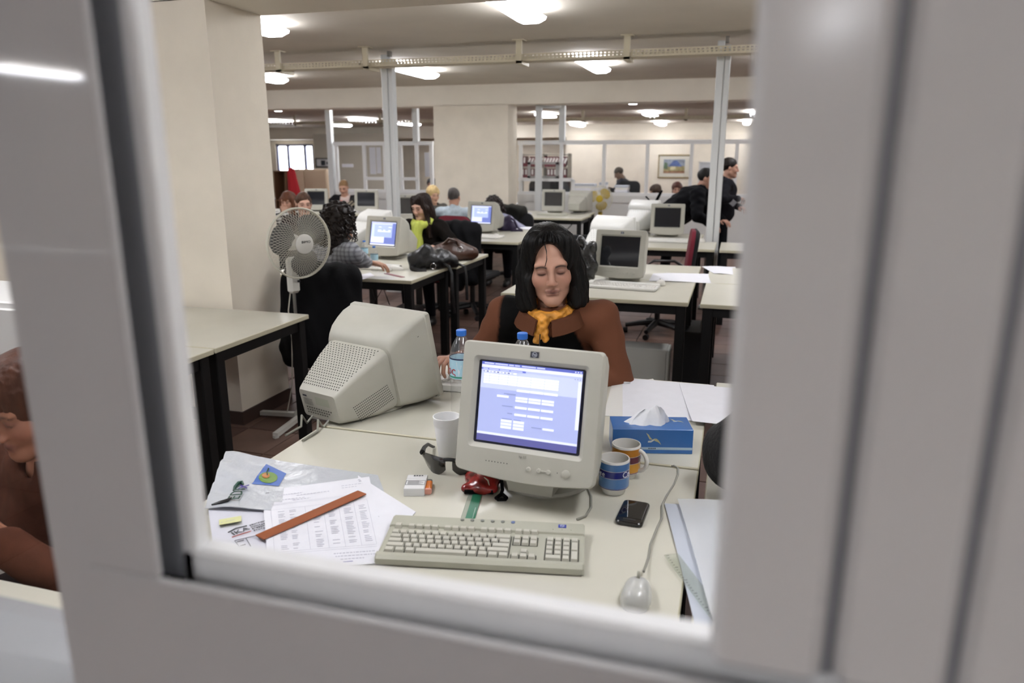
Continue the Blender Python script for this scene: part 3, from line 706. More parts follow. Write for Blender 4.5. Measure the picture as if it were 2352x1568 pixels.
def head_parts(hv, skin, hs=1., eyes='down', lips='6d3a36', brow='231a18', nose=1., fem=True):
    F = Field((-.1, -.125, -.15), (.1, .145, .135), hv); K = .018
    F.ell((0, -.014, .030), (.073, .092, .086), K); F.ell((0, .026, -.035), (.060 if fem else .063, .062, .082), .03)
    for s in (-1, 1):
        F.cap((s * .050, -.002, -.062), (s * .012, .066, -.098), .017, .016, .03); F.ell((s * .038, .060, -.030), (.024, .022, .024), .025)
        F.ell((s * .077, -.010, -.012), (.009, .017, .028), .008)
        F.ell((s * .030, .088, .004), (.019, .013, .011), .012, True)
    F.ell((0, .070, -.098), (.022, .020, .017), .02); F.cap((-.042, .074, .022), (.042, .074, .022), .011, .011, .02)
    F.cap((0, .086, .012), (0, .106, -.030), .0075, .0105 * nose, .012)
    for s in (-1, 1):
        F.ell((s * .0105, .098, -.036), (.0085, .010, .0075), .008); F.ell((s * .031, .0745, .000), (.0155, .0135, .0115), .004)
    F.cap((-.019, .0855, -.0625), (.019, .0855, -.0625), .0048, .0048, .006); F.cap((0, .091, -.0615), (0, .091, -.0625), .0055, .005, .008)
    F.cap((-.014, .0870, -.0725), (.014, .0870, -.0725), .0062, .0062, .006)
    F.cap((0, -.012, -.075), (0, -.03, -.16), .052, .052, .03)
    V, Q = F.mesh(); C = np.tile(np.array(lin(skin)), (len(V), 1)); A = np.abs(V) * [1, 0, 0] + V * [0, 1, 1]
    C = lerpc(C, .30 * gauss(A, (.042, .07, -.03), (.022, .04, .022)), 'a05a50'); C = lerpc(C, .25 * gauss(A, (0, .108, -.034), (.014, .02, .014)), 'a8604f')
    C = lerpc(C, .62 * gauss(A, (.030, .085, .001), (.021, .03, .013)), '5c3d39')
    lw = np.clip(gauss(A, (0, .09, -.0625), (.021, .02, .0055)) * 1.5, 0, 1); C = lerpc(C, .8 * lw, lips); C = lerpc(C, .65 * np.clip(gauss(A, (0, .09, -.0735), (.016, .02, .0055)) * 1.3, 0, 1), lips)
    C = lerpc(C, .85 * np.clip(gauss(A, (0, .088, -.0672), (.021, .03, .0018)) * 1.2, 0, 1), '2c1614')
    bw = np.exp(-((A[:, 2] - (.0205 - 14 * (A[:, 0] - .034) ** 2 - .06 * (A[:, 0] - .034))) / .0040) ** 2) * (A[:, 1] > .05) * np.clip((A[:, 0] - .011) / .005, 0, 1) * np.clip((.056 - A[:, 0]) / .01, 0, 1)
    C = lerpc(C, .95 * bw, brow)
    ez = -.0062 if eyes == 'down' else 0.
    ew = np.exp(-((A[:, 2] - (ez + 9 * (A[:, 0] - .031) ** 2)) / (.0031 if eyes == 'down' else .0042)) ** 2) * np.exp(-((A[:, 0] - .031) / .013) ** 4) * (A[:, 1] > .06)
    C = lerpc(C, .92 * ew, '140c0b')
    C = lerpc(C, .6 * gauss(A, (.008, .100, -.042), (.004, .01, .003)), '3a1f1a')
    return V * hs, Q, C
def hair_parts(style, hv, hs=1., seed=0):
    lo, hi = (-.16, -.19, -.36), (.16, .15, .17)
    F = Field(lo, hi, hv)
    if style == 'bob':
        F.ell((0, -.022, .040), (.090, .108, .098), .02); F.ell((0, -.06, -.04), (.098, .062, .13), .03)
        for s in (-1, 1): F.cap((s * .050, .050, .095), (s * .084, .026, -.01), .030, .026, .03); F.cap((s * .086, .014, -.01), (s * .088, .012, -.125), .030, .034, .025); F.cap((s * .083, .045, -.03), (s * .072, .050, -.12), .016, .018, .02)
        F.half((0, 0, -.158), (0, .0, -1))
    elif style == 'long':
        F.ell((0, -.018, .036), (.084, .104, .094), .02); F.ell((0, -.055, -.07), (.085, .055, .16), .03); F.cap((0, -.06, -.1), (0, -.07, -.28), .075, .05, .04)
        for s in (-1, 1): F.cap((s * .045, .045, .095), (s * .078, .03, -.01), .024, .022, .03); F.cap((s * .078, .022, -.01), (s * .082, .06, -.28), .024, .030, .03)
        F.ell((0, .088, -.035), (.052, .07, .088), .012, True)
    elif style == 'curly':
        F.ell((0, -.02, .030), (.100, .112, .100), .03); F.ell((0, -.05, -.07), (.115, .085, .13), .04); F.cap((.05, -.05, -.14), (.07, -.06, -.22), .06, .04, .05); F.cap((-.05, -.05, -.14), (-.06, -.06, -.22), .06, .04, .05)
        F.ell((0, .092, -.03), (.056, .07, .09), .012, True)
    elif style == 'fringe':
        F.ell((0, -.016, .034), (.084, .108, .094), .02); F.ell((0, -.055, -.05), (.085, .055, .13), .03)
        for s in (-1, 1): F.cap((s * .078, .03, .03), (s * .082, .04, -.22), .024, .028, .03)
        F.ell((0, .092, -.06), (.054, .062, .076), .012, True)
    elif style == 'tied':
        F.ell((0, -.020, .034), (.080, .100, .090), .02); F.cap((0, -.11, .0), (0, -.12, -.17), .035, .025, .03); F.ell((0, .088, -.042), (.062, .072, .090), .012, True); F.half((0, .05, -.06), (0, .8, -.5))
    elif style == 'round':
        F.ell((0, -.015, .040), (.092, .108, .098), .03); F.ell((0, -.05, -.02), (.09, .06, .09), .03); F.ell((0, .095, -.045), (.058, .070, .085), .012, True)
    else:   # short
        F.ell((0, -.020, .034), (.078, .097, .091), .02); F.ell((0, .092, -.042), (.066, .080, .088), .01, True); F.half((0, -.03, -.055), (0, .9, -.8)); F.half((0, -.1, -.075), (0, 0, -1))
    r = np.random.RandomState(seed + 3); ph = r.rand(12) * 6.28
    if style == 'curly':
        def w(X, Y, Z):
            a = X + .012 * np.sin(60 * Z + ph[0]) + .01 * np.sin(45 * Y + ph[1]); b = Y + .012 * np.sin(55 * Z + ph[2]); c = Z + .015 * np.sin(50 * X + ph[3])
            return .010 * np.sin(95 * a + ph[4]) * np.sin(90 * b + ph[5]) + .008 * np.sin(150 * c + 60 * a) * np.sin(140 * a + ph[6]) - .004
        F.warp(w)
    else:
        am = .0022 if style != 'short' else .001
        def w(X, Y, Z):
            a = np.arctan2(X, -(Y - .01)) + .25 * np.sin(14 * Z + ph[0]) * .3
            return am * np.clip((np.sqrt(X * X + (Y + .01) ** 2) - .015) / .05, 0, 1) * (np.sin(a * 34 + ph[1] + 8 * Z) + .8 * np.sin(a * 61 + ph[2]) + .6 * np.sin(a * 23 + 30 * Z * X * 20)) + .003 * np.sin(40 * Z + 30 * X + ph[3])
        F.warp(w)
    if style == 'bob': F.ell((.004, .095, -.014), (.058, .084, .116), .008, True)
    V, Q = F.mesh(); return V * hs, Q
def hand_parts(side, curl=.35, spread=1., vox=.0032):
    """right hand for side=1, palm down, fingers along +Y, wrist at the origin"""
    F = Field((-.075, -.035, -.075), (.075, .2, .045), vox); K = .008; s = side
    F.cap((0, -.03, 0), (0, .012, 0), .022, .024, .02)
    for i, xk in enumerate((-.031, -.011, .010, .029)):
        x = xk * s; L = (.044, .048, .045, .034)[i]; base = np.array((x, .084 - (.004, 0, .003, .011)[i], .002)); F.cap((x * .45, .01, 0), base, .0165, .0125, .014)
        p = base; a = curl * .55; dx = .10 * (xk / .03) * s * spread
        for q in range(3):
            l = L * (1, .62, .5)[q]; d = np.array((dx * (1 if q == 0 else .6), math.cos(a), -math.sin(a))); d /= np.linalg.norm(d); e = p + d * l
            F.cap(p, e, (.0098, .0088, .0080)[q], (.0088, .0080, .0066)[q], .003); p = e; a += curl * (1.2, .9, .6)[q]
    p = np.array((-.018 * s, .018, -.004)); q = p + np.array((-.030 * s, .032, -.012)); r = q + np.array((-.012 * s, .030, -.006)); t = r + np.array((.002 * s, .024, -.004))
    F.cap(p, q, .0165, .0125, .012); F.cap(q, r, .0115, .0102, .004); F.cap(r, t, .0098, .0075, .003)
    return F.mesh()
def ik(a, b, l1, l2, hint):
    a = Vector(a); b = Vector(b); d = b - a; L = d.length; L2 = min(L, (l1 + l2) * .999); u = d.normalized(); x = (l1 * l1 - l2 * l2 + L2 * L2) / (2 * L2); h = math.sqrt(max(0, l1 * l1 - x * x))
    n = Vector(hint); n = (n - u * n.dot(u)).normalized(); return a + u * x + n * h, a + u * min(L, L2)
def person(label, hip, face, head, look=(0, 0, 0), hands=None, hint=None, curl=(.35, .35), sit=True, skin='b98f7a', hair=('short', '1a1513'), top='202024', sleeve=1., bottom='15151a', vox=.014, hv=.0065, wide=1., fem=True, eyes='down', hs=1., folds=.004, hdir=None, bulk=1., extra=None, neckcut=.066, legs=True, brow='231a18', group='office workers', topname='jacket', gap=.016, shoes='141414'):
    """hip, head, hands in room coordinates; face = heading of the body (0 looks along +Y)"""
    t = thing('person', label, 'person', (hip[0], hip[1], 0), face, group); W2L = (Matrix.Translation((hip[0], hip[1], 0)) @ Matrix.Rotation(face, 4, 'Z')).inverted()
    L = lambda p: W2L @ Vector(p)
    H = Vector((0, 0, hip[2])); HC = L(head); N = HC + Vector((0, -.035, -.150 - .17 * (hs - 1))); sp = (N - H); u = sp.normalized(); sl = sp.length
    side = Vector((1, 0, 0)); fw = u.cross(side).normalized() * -1 if u.cross(side).y < 0 else u.cross(side).normalized()
    Rm = [[1, 0, 0], list(fw), list(u)]; Rm = np.array(Rm)   # rows: local axes
    Rt = Rm.T
    sh = N - u * .055; SHW = .172 * wide
    shoulder = [sh + Vector((s * SHW, .0, 0)) for s in (1, -1)]
    hand_t = [L(p) for p in hands] if hands else [H + Vector((.2, .28, .16)), H + Vector((-.2, .28, .16))]
    hn = hint or [(1, -.4, -.6), (-1, -.4, -.6)]
    arms = []
    for i in range(2):
        e, wv = ik(shoulder[i], hand_t[i], .275, .245, hn[i]); arms.append((shoulder[i], e, wv))
    if sit: legsj = [(H + Vector((s * .09, .02, 0)), Vector((s * .12, .44, hip[2] + .0)), Vector((s * .13, .40, .09))) for s in (1, -1)]
    else: legsj = [(H + Vector((s * .085, 0, 0)), Vector((s * .10, .03, .48)), Vector((s * .11, -.01, .09))) for s in (1, -1)]
    pts = [H, N, HC] + [q for a in arms for q in a] + ([q for l in legsj for q in l] if legs else [])
    lo = np.min([list(p) for p in pts], 0) - .24; hi = np.max([list(p) for p in pts], 0) + .24; lo[2] = max(lo[2], 0.0)
    RM = [[Rm[i][j] for j in range(3)] for i in range(3)]
    def torso(F, g, k=.05):
        RR = np.array(Rm).T; RRl = [[RR[j][i] for i in range(3)] for j in range(3)]
        def E(c, r): F.ell(c, [v + g for v in r], k, R=[[Rm[a][b] for a in range(3)] for b in range(3)])
        E(H + u * .03, (.165 * wide, .125 * bulk, .12)); E(H + u * (sl * .34), (.145 * wide * bulk, .118 * bulk, .15)); E(H + u * (sl * .66), (.158 * wide, .115 * bulk, .16))
        if fem: 
            for s in (1, -1): E(H + u * (sl * .62) + fw * .085 + side * (s * .07), (.062, .055, .06))
        F.cap(list(sh + side * (SHW * .96)), list(sh - side * (SHW * .96)), .058 + g, .058 + g, k); F.cap(list(sh), list(N + u * .02), .07 + g, .055 + g, .04)
    def limbs(F, g, frac=1., k=.03):
        for a, e, wv in arms:
            F.cap(list(a), list(e), .054 + g, .042 + g, k); F.cap(list(e), list(e + (wv - e) * frac), .041 + g, (.040 + (.029 - .040) * frac) + g, k * .6)
    def lower(F, g):
        F.ell(H, (.168 * wide + g, .13 + g, .13 + g), .04)
        for a, kn, an in legsj: F.cap(list(a), list(kn), .085 + g, .06 + g, .04); F.cap(list(kn), list(an), .056 + g, .04 + g, .03)
    # body
    Vs, Qs, Cs, n0 = [], [], [], 0
    def addm(V, Q, C):
        nonlocal n0
        Vs.append(V); Qs.append(Q + n0); Cs.append(C if C is not None else np.tile(np.array(lin(skin)), (len(V), 1))); n0 += len(V)
    F = Field(lo, hi, vox); torso(F, -.012); limbs(F, 0.)
    if legs: lower(F, -.012)
    F.cap(list(N - u * .03), list(HC + Vector((0, -.02, -.05))), .054, .050, .03); addm(*F.mesh(), None)
    Hm = Matrix.Translation(HC) @ Matrix.Rotation(look[1], 4, 'Z') @ Matrix.Rotation(-look[0], 4, 'X') @ Matrix.Rotation(look[2], 4, 'Y')
    V, Q, C = head_parts(hv, skin, hs, eyes, fem=fem, brow=brow); addm(xform(V, Hm), Q, C)
    for i, (a, e, wv) in enumerate(arms):
        d = (wv - e).normalized()
        if hdir and hdir[i]: d = (W2L.to_3x3() @ Vector(hdir[i])).normalized()
        z = Vector((0, 0, 1)); z = (z - d * z.dot(d)); z = z.normalized() if z.length > .1 else Vector((0, -1, 0)); x = d.cross(z)
        m = Matrix((( x.x, d.x, z.x, wv.x), (x.y, d.y, z.y, wv.y), (x.z, d.z, z.z, wv.z), (0, 0, 0, 1)))
        V, Q = hand_parts(1 if i == 0 else -1, curl[i], vox=.0034 if hv < .005 else .005); addm(xform(V, m), Q, None)
    put('body', np_mesh('body', np.concatenate(Vs), np.concatenate(Qs), skin_m, np.concatenate(Cs)), t)
    # hair
    if hair:
        V, Q = hair_parts(hair[0], hv * .95 if hv < .005 else hv, hs, len(label)); V = xform(V, Hm)
        hm_ = M('hair_' + hair[1], hair[1], .5, noise=(40, .3), bump=(90, .5, .004), stretch=(1, 1, .12), spec=.25); put('hair', np_mesh('hair', V, Q, hm_), t)
    # clothes
    F = Field(lo, hi, vox); torso(F, gap); limbs(F, gap - .002, sleeve)
    F.cap(list(N - u * .01), list(HC + Vector((0, .02, -.02))), neckcut, neckcut + .01, .01, True)
    rs = np.random.RandomState(len(label)); ph = rs.rand(6) * 6.28
    F.warp(lambda X, Y, Z: folds * (np.sin(38 * Z + 16 * X + 9 * Y + ph[0]) * np.sin(21 * X - 18 * Y + ph[1]) + .7 * np.sin(60 * Z - 33 * X + ph[2]) * np.sin(25 * Y + ph[3])))
    V, Q = F.mesh()
    J = dict(H=H, N=N, u=u, sl=sl, arms=arms, sh=sh, side=side, fw=fw, HC=HC)
    if callable(top): put(topname, np_mesh(topname, V, Q, M('woven_cloth', '888888', .85, attr='Col', bump=(250, .25, .002), spec=.15), top(V, J)), t)
    else: put(topname, np_mesh(topname, V, Q, M('cloth_' + top, top, .88, noise=(25, .15), bump=(180, .25, .002), spec=.12)), t)
    if legs:
        F = Field(lo, hi, vox); lower(F, .006); F.half((0, 0, .11), (0, 0, -1)); V, Q = F.mesh(); put('trousers', np_mesh('trousers', V, Q, M('cloth_' + bottom, bottom, .88, noise=(25, .15), bump=(180, .25, .002), spec=.12)), t)
        for a, kn, an in legsj:
            F = Field((an.x - .1, an.y - .14, 0), (an.x + .1, an.y + .26, .16), .009); F.cap((an.x, an.y - .03, .045), (an.x, an.y + .13, .036), .04, .034, .02); F.cap((an.x, an.y, .05), (an.x, an.y, .1), .042, .042, .02); F.half((0, 0, .006), (0, 0, -1)); V, Q = F.mesh(); put('shoe', np_mesh('shoe', V, Q, M('shoe_' + shoes, shoes, .4)), t)
    if extra: extra(t, J, Hm)
    return t, J, Hm
# ---------------------------------------------------------------- people
def seg_d(V, a, b):
    a = np.array(a); b = np.array(b); ba = b - a; h = np.clip((V - a) @ ba / (ba @ ba), 0, 1); return np.linalg.norm(V - a - h[:, None] * ba, axis=1)
def blob(name, build, lo, hi, vox, mat, parent, m=None):
    F = Field(lo, hi, vox); build(F); V, Q = F.mesh()
    if m is not None: V = xform(V, m)
    return put(name, np_mesh(name, V, Q, mat), parent)
brownc, blackc = np.array(lin('6b4330')), np.array(lin('0b0a0a'))
def fleece(V, J):
    C = np.tile(blackc, (len(V), 1)); sh = J['sh']
    for i, (a, e, w) in enumerate(J['arms']):
        s = 1 if i == 0 else -1; cut = V[:, 0] * s - (sh.x * s + .158) - .10 * (V[:, 2] - sh.z + .02) * 0
        d = np.minimum(seg_d(V, a, e), seg_d(V, e, w)); wgt = np.clip((V[:, 0] * s - .155 + .25 * np.minimum(0, V[:, 2] - sh.z + .03)) / .008 + .5, 0, 1)
        wgt = np.maximum(wgt, np.clip((.085 - seg_d(V, e, w)) / .01, 0, 1)); wgt = wgt * (d < .12)
        C = C * (1 - wgt[:, None]) + brownc * wgt[:, None]
    # shoulder yoke piping and collar field
    n = J['N']; dn = np.linalg.norm((V - np.array(n)) * [1, .9, 1.0], axis=1); w = np.clip((.112 - dn) / .006 + .5, 0, 1)
    return C * (1 - w[:, None]) + brownc * w[:, None]
orange = M('orange_silk', 'd18f35', .5, noise=(22, .35), bump=(60, .5, .006), stretch=(1, 3, .5), spec=.4)
def scarf_woman(t, J, Hm):
    N = J['N']; HC = J['HC']
    def ring(F):
        pts = []
        for i in range(15):
            a = -PI * .5 + 2 * PI * i / 14; pts.append((N.x + .082 * math.cos(a), N.y + .020 + .075 * math.sin(a) * 1.0, N.z + .025 - .045 * math.sin(a) ** 1))
        pts = [(N.x + .080 * math.sin(2 * PI * i / 16), N.y + .02 - .072 * math.cos(2 * PI * i / 16), N.z + .045 - .060 * (1 - math.cos(2 * PI * i / 16)) / 2) for i in range(17)]
        for a, b in zip(pts, pts[1:]): F.cap(a, b, .019, .019, .01)
        k = (N.x + .012, N.y + .098, N.z - .022); F.ell(k, (.030, .022, .026), .008)
        F.cap((k[0], k[1] + .004, k[2] - .01), (k[0] + .020, k[1] + .020, k[2] - .085), .019, .015, .012); F.cap((k[0] - .004, k[1] + .004, k[2] - .01), (k[0] - .016, k[1] + .016, k[2] - .078), .018, .013, .012)
        F.warp(lambda X, Y, Z: .0016 * np.sin(150 * X + 210 * Z + 60 * Y) + .0010 * np.sin(260 * Z - 190 * X))
    blob('scarf', ring, (N.x - .14, N.y - .1, N.z - .16), (N.x + .14, N.y + .17, N.z + .1), .0034, orange, t)
    # collar: two turned flaps
    bm = M('brown_fleece', '5a3828', .9, bump=(180, .3, .002), spec=.1)
    for s in (-1, 1):
        b = MB(); secs = []
        for i in range(9):
            k = i / 8; a = PI * (.12 + .80 * k); cx = N.x + s * .098 * math.sin(a); cy = N.y + .01 - .090 * math.cos(a) + .012; cz = N.z + .030 - .055 * k
            ox = s * (.030 + .030 * k) * math.sin(a) ; oy = .030 * (-math.cos(a)) * k + .012; dz = -.038 - .018 * k
            secs.append([(cx, cy, cz), (cx + ox * .5, cy + oy * .5, cz - .002), (cx + ox, cy + oy, cz + dz), (cx + ox * .9, cy + oy * .9 - .004, cz + dz - .004), (cx + ox * .35, cy + oy * .3, cz - .016)])
        b.loft(secs, 0, True); b.build('collar', bm, t, angle=1.)
    b = MB(); z0 = Vector((N.x + .012, N.y + .150, N.z - .125)); 
    b.tube([z0 + Vector((0, -.012, .05)), z0, z0 + Vector((0, .012, -.05)), z0 + Vector((0, .018, -.09))], .0025, 6); b.build('zip', M('dark_zip', '3a3530', .4, metal=.5), t)
    b = MB(); b.cbox((z0.x, z0.y + .020, z0.z - .075), (.007, .004, .032), .001); b.build('zip_pull', M('brass_pull', '7d7460', .35, metal=.8), t)
    # loose strand over the forehead
    b = MB()
    for o in (0, .0015): b.tube([Hm @ Vector(q) for q in ((.020 - o, .070, .115), (.014 - o, .098, .085), (.013 + o, .106, .055), (.020 + o, .104, .03), (.028 + o, .098, .018))], [.0016, .0012, .0009, .0007, .0004], 5)
    b.build('loose_strand', M('hair_0b0908', '0b0908', .5), t)
hd = at(1264, 609, y=2.80)
rh = at(1040, 832, y=2.70); 
person('woman with black bob and orange neck scarf, looking down behind the lit monitor', (-.735, 3.27, .52), PI, (hd.x, hd.y, hd.z), look=(.14, .28, .08), hands=[(rh.x + .02, 2.66, .83), (-.56, 2.70, .80)], hint=[(.55, -.35, -1), (-.55, -.35, -1)], curl=(.95, .5), skin='b98d78', hair=('bob', '0b0908'), top=fleece, sleeve=.62, vox=.009, hv=.0026, wide=1.16, bulk=1.22, hs=1.17, folds=.0035, extra=scarf_woman, neckcut=.072, topname='fleece_top', gap=.02)

def plaid(V, J):
    base = np.tile(np.array(lin('a9acb3')), (len(V), 1)); side = np.array(J['side']); u = np.array(J['u'])
    s = np.abs(np.sin(V[:, 2] * 105)) ** 4; s2 = np.abs(np.sin((V[:, 0] + V[:, 1] * .5) * 85)) ** 6
    base = base * (1 - .45 * s[:, None]) ; base = base * (1 - .5 * s2[:, None]); return base
def curls(t, J, Hm):
    r = random.Random(5); b = MB()
    for i in range(95):
        a = r.uniform(-PI, PI); el = r.uniform(-.2, 1.3)
        if abs(a) < .55 and el < .9: continue
        st = Vector((.098 * math.cos(el) * math.sin(a), -.02 + .112 * math.cos(el) * math.cos(a), .03 + .098 * math.sin(el)))
        L = r.uniform(.10, .24); n = 22; w = r.uniform(22, 34); rad = r.uniform(.006, .012); ph = r.uniform(0, 6.28); pts = []
        out = Vector((math.sin(a), math.cos(a), 0))
        for k in range(n):
            q = k / (n - 1); c = st + out * (.035 * math.sin(q * 1.6)) + Vector((0, 0, -L * q)) 
            pts.append(Hm @ (c + Vector((math.cos(w * q + ph), math.sin(w * q + ph), 0)) * rad * (.4 + q)))
        b.tube(pts, [.0052 * (1 - .5 * k / n) for k in range(n)], 5)
    b.build('curls', M('hair_curl', '241b17', .38, noise=(30, .4)), t)
hm = at(899, 612, z=DZ + .05)
person('woman with dark curly hair in a grey checked shirt, hand on mouse', (-2.74, 4.44, .50), -.42, (-2.61, 4.60, 1.19), look=(.15, -.25, 0), hands=[(hm.x - .13, hm.y - .04, .80), (-2.9, 5.0, .80)], hint=[(.8, -.5, -.7), (-1, -.2, -.4)], hdir=[(.95, .25, -.12), None], skin='b58a72', hair=('curly', '1d1613'), top=plaid, sleeve=.80, vox=.010, hv=.0042, folds=.005, extra=curls, topname='shirt', curl=(.45, .4), gap=.014)

def lime(t, J, Hm):
    N = J['N']; m = M('lime_scarf', 'b9c255', .7, noise=(14, .2), bump=(40, .5, .01), stretch=(1, 1, .3))
    def f(F):
        pts = [(N.x + .085 * math.sin(2 * PI * i / 14), N.y + .02 - .075 * math.cos(2 * PI * i / 14), N.z + .03 - .055 * (1 - math.cos(2 * PI * i / 14)) / 2) for i in range(15)]
        for a, b in zip(pts, pts[1:]): F.cap(a, b, .028, .028, .015)
        F.cap((N.x + .02, N.y + .11, N.z - .04), (N.x - .04, N.y + .16, N.z - .36), .045, .048, .03); F.cap((N.x - .02, N.y + .105, N.z - .02), (N.x + .02, N.y + .14, N.z - .14), .04, .045, .03)
        F.warp(lambda X, Y, Z: .004 * np.sin(150 * X + 20 * Z))
    blob('scarf', f, (N.x - .2, N.y - .14, N.z - .45), (N.x + .2, N.y + .26, N.z + .12), .007, m, t)
p = at(968, 474, y=6.72); person('young woman with long dark hair and a lime green scarf', (p.x + .04, 7.0, .50), PI - .1, p, look=(.28, -.25, 0), hands=[(p.x - .2, 6.45, .8), (p.x + .25, 6.45, .8)], skin='c79f8b', hair=('long', '231713'), top='15110f', hv=.0045, extra=lime, topname='cardigan')
p = at(995, 447, y=10.25); person('blonde woman just behind the long-haired woman', (p.x - .02, 10.3, .50), PI + .8, p, look=(.15, .1, 0), skin='c79f86', hair=('round', 'c2a877'), top='5a5650', brow='7a6242')
p = at(1043, 452, y=9.40); person('grey-haired man in a pale blue shirt, seen from behind', (p.x, 9.34, .50), .0, p, look=(.15, 0, 0), hands=[(p.x + .2, 9.9, .8), (p.x - .2, 9.9, .8)], skin='b98c76', hair=('short', '4d4846'), top='b3bfc8', fem=False, wide=1.1, topname='shirt')
p = at(1136, 468, y=9.28); person('person with dark curly hair bowed behind the lit monitor', (p.x + .12, 9.45, .50), PI, (p.x, p.y - .05, p.z - .03), look=(.75, 0, 0), hands=[(p.x - .1, 9.0, .8), (p.x + .3, 9.0, .8)], hair=('curly', '1f1513'), top='9a9ab0', topname='shirt')
def vest(V, J):
    C = np.tile(np.array(lin('c9b6ae')), (len(V), 1)); w = np.clip((np.abs(V[:, 0]) - .075) / .01, 0, 1) * np.clip((V[:, 2] - J['H'].z - .1) / .02, 0, 1); C = C * (1 - w[:, None]) + np.array(lin('131214')) * w[:, None]
    a, e, wr = J['arms'][1]; k = (seg_d(V, e, wr) < .075) * (np.sin(V[:, 0] * 120 + V[:, 2] * 90) > 0); return np.where(k[:, None], np.array(lin('a59a86')), C)
p = at(789, 430, y=11.62); person('short-haired woman in pale top and black vest reading at the far desk', (p.x, 11.75, .50), PI + .2, p, look=(.35, 0, 0), hands=[(p.x - .15, 11.2, .8), (p.x + .2, 11.2, .8)], skin='c29780', hair=('short', '8a6a48'), top=vest, topname='vest')
def stripes(V, J):
    k = np.sin(V[:, 2] * 150 + V[:, 0] * 30) > 0; return np.where(k[:, None], np.array(lin('d8d6d2')), np.array(lin('1d1c20')))
p = at(662, 462, y=8.2); person('auburn-haired woman in striped top resting her chin on her hand', (p.x - .03, 8.36, .50), PI + .15, p, look=(.15, -.1, 0), hands=[(p.x - .25, 7.95, .8), (p.x + .02, 8.075, p.z - .155)], hdir=[None, (-.15, .15, 1)], hint=[(1, 0, -.6), (-.6, .8, -.8)], skin='c39a84', hair=('fringe', '5d3825'), top=stripes, topname='striped_top', curl=(.4, 1.))
p = at(698, 468, y=7.12); person('woman with brown hair tied back, her face above the fan', (p.x - .05, 6.98, .50), PI + .4, p, look=(.1, .3, 0), skin='c79f8a', hair=('tied', '4a3121'), top='2a2022')
def dark_jacket(V, J): return np.tile(np.array(lin('0c0c10')), (len(V), 1))
p = at(1622, 410, y=9.35); person('man in black jacket bending over the desk beside the white post', (p.x - .45, 9.42, .86), -PI / 2, p, look=(.35, 0, 0), sit=False, hands=[(p.x + .1, 9.15, .85), (p.x + .2, 9.5, .88)], skin='b08673', hair=('short', '15110f'), top='0c0c10', fem=False, wide=1.25, bulk=1.35, bottom='101014', gap=.03, folds=.008)
p = at(1677, 385, y=9.85); person('standing man in dark coat holding a phone by the sash', (p.x - .08, 9.9, .90), -PI / 2 + .1, p, look=(.1, 0, 0), sit=False, hands=[(p.x + .12, 9.62, 1.12), (p.x + .15, 9.95, 1.0)], skin='b48a76', hair=('short', '19130f'), top='17161b', fem=False, wide=1.1, bulk=1.2, bottom='15181c', curl=(.9, .5))
b = MB(); p = at(1679, 462, y=9.5); o = b.cbox((0, 0, 0), (.07, .012, .13), .004); b.xf(o, Matrix.Rotation(-.9, 4, 'Y'))
tag(b.build('mobile_phone', M('silver_phone', '9a9aa0', .2, metal=.6), None, p), 'silver mobile phone in the hand of the standing man', 'phone')
p = at(1505, 440, y=14.1); person('brown-haired person turned sideways behind the partition glass', (p.x, 14.2, .46), PI / 2 + .3, p, look=(.3, 0, 0), hair=('round', '3a2a20'), top='4a4540')
p = at(1555, 435, y=13.55); person('woman with reddish-brown hair facing out behind the partition glass', (p.x, 13.7, .46), PI, p, look=(.05, .1, 0), eyes='open', hair=('round', '4a261c'), top='4a2426')
p = at(1421, 398, y=15.6); person('person in dark clothes stooping in the rear room', (p.x + .32, 15.7, .85), PI / 2, p, look=(.6, 0, 0), sit=False, hands=[(p.x - .15, 15.4, .98), (p.x - .2, 15.8, .95)], hair=('short', '3a352e'), top='35373f', fem=False, skin='7a6456')
p = at(991, 424, y=13.9); person('dark-haired person half hidden behind the rear pillar', (p.x, 14.0, .48), PI, p, hair=('round', '17151a'), top='22222a')
person('person with reddish-brown hair and brown jacket behind the side pane', (-1.70, 1.46, .42), PI - .4, (-1.61, 1.30, 1.04), look=(.3, .3, 0), hands=[(-1.85, 1.1, .80), (-1.5, 1.1, .78)], hair=('round', '4a2a1c'), top='4f2d20', wide=1.05, skin='a8745c')
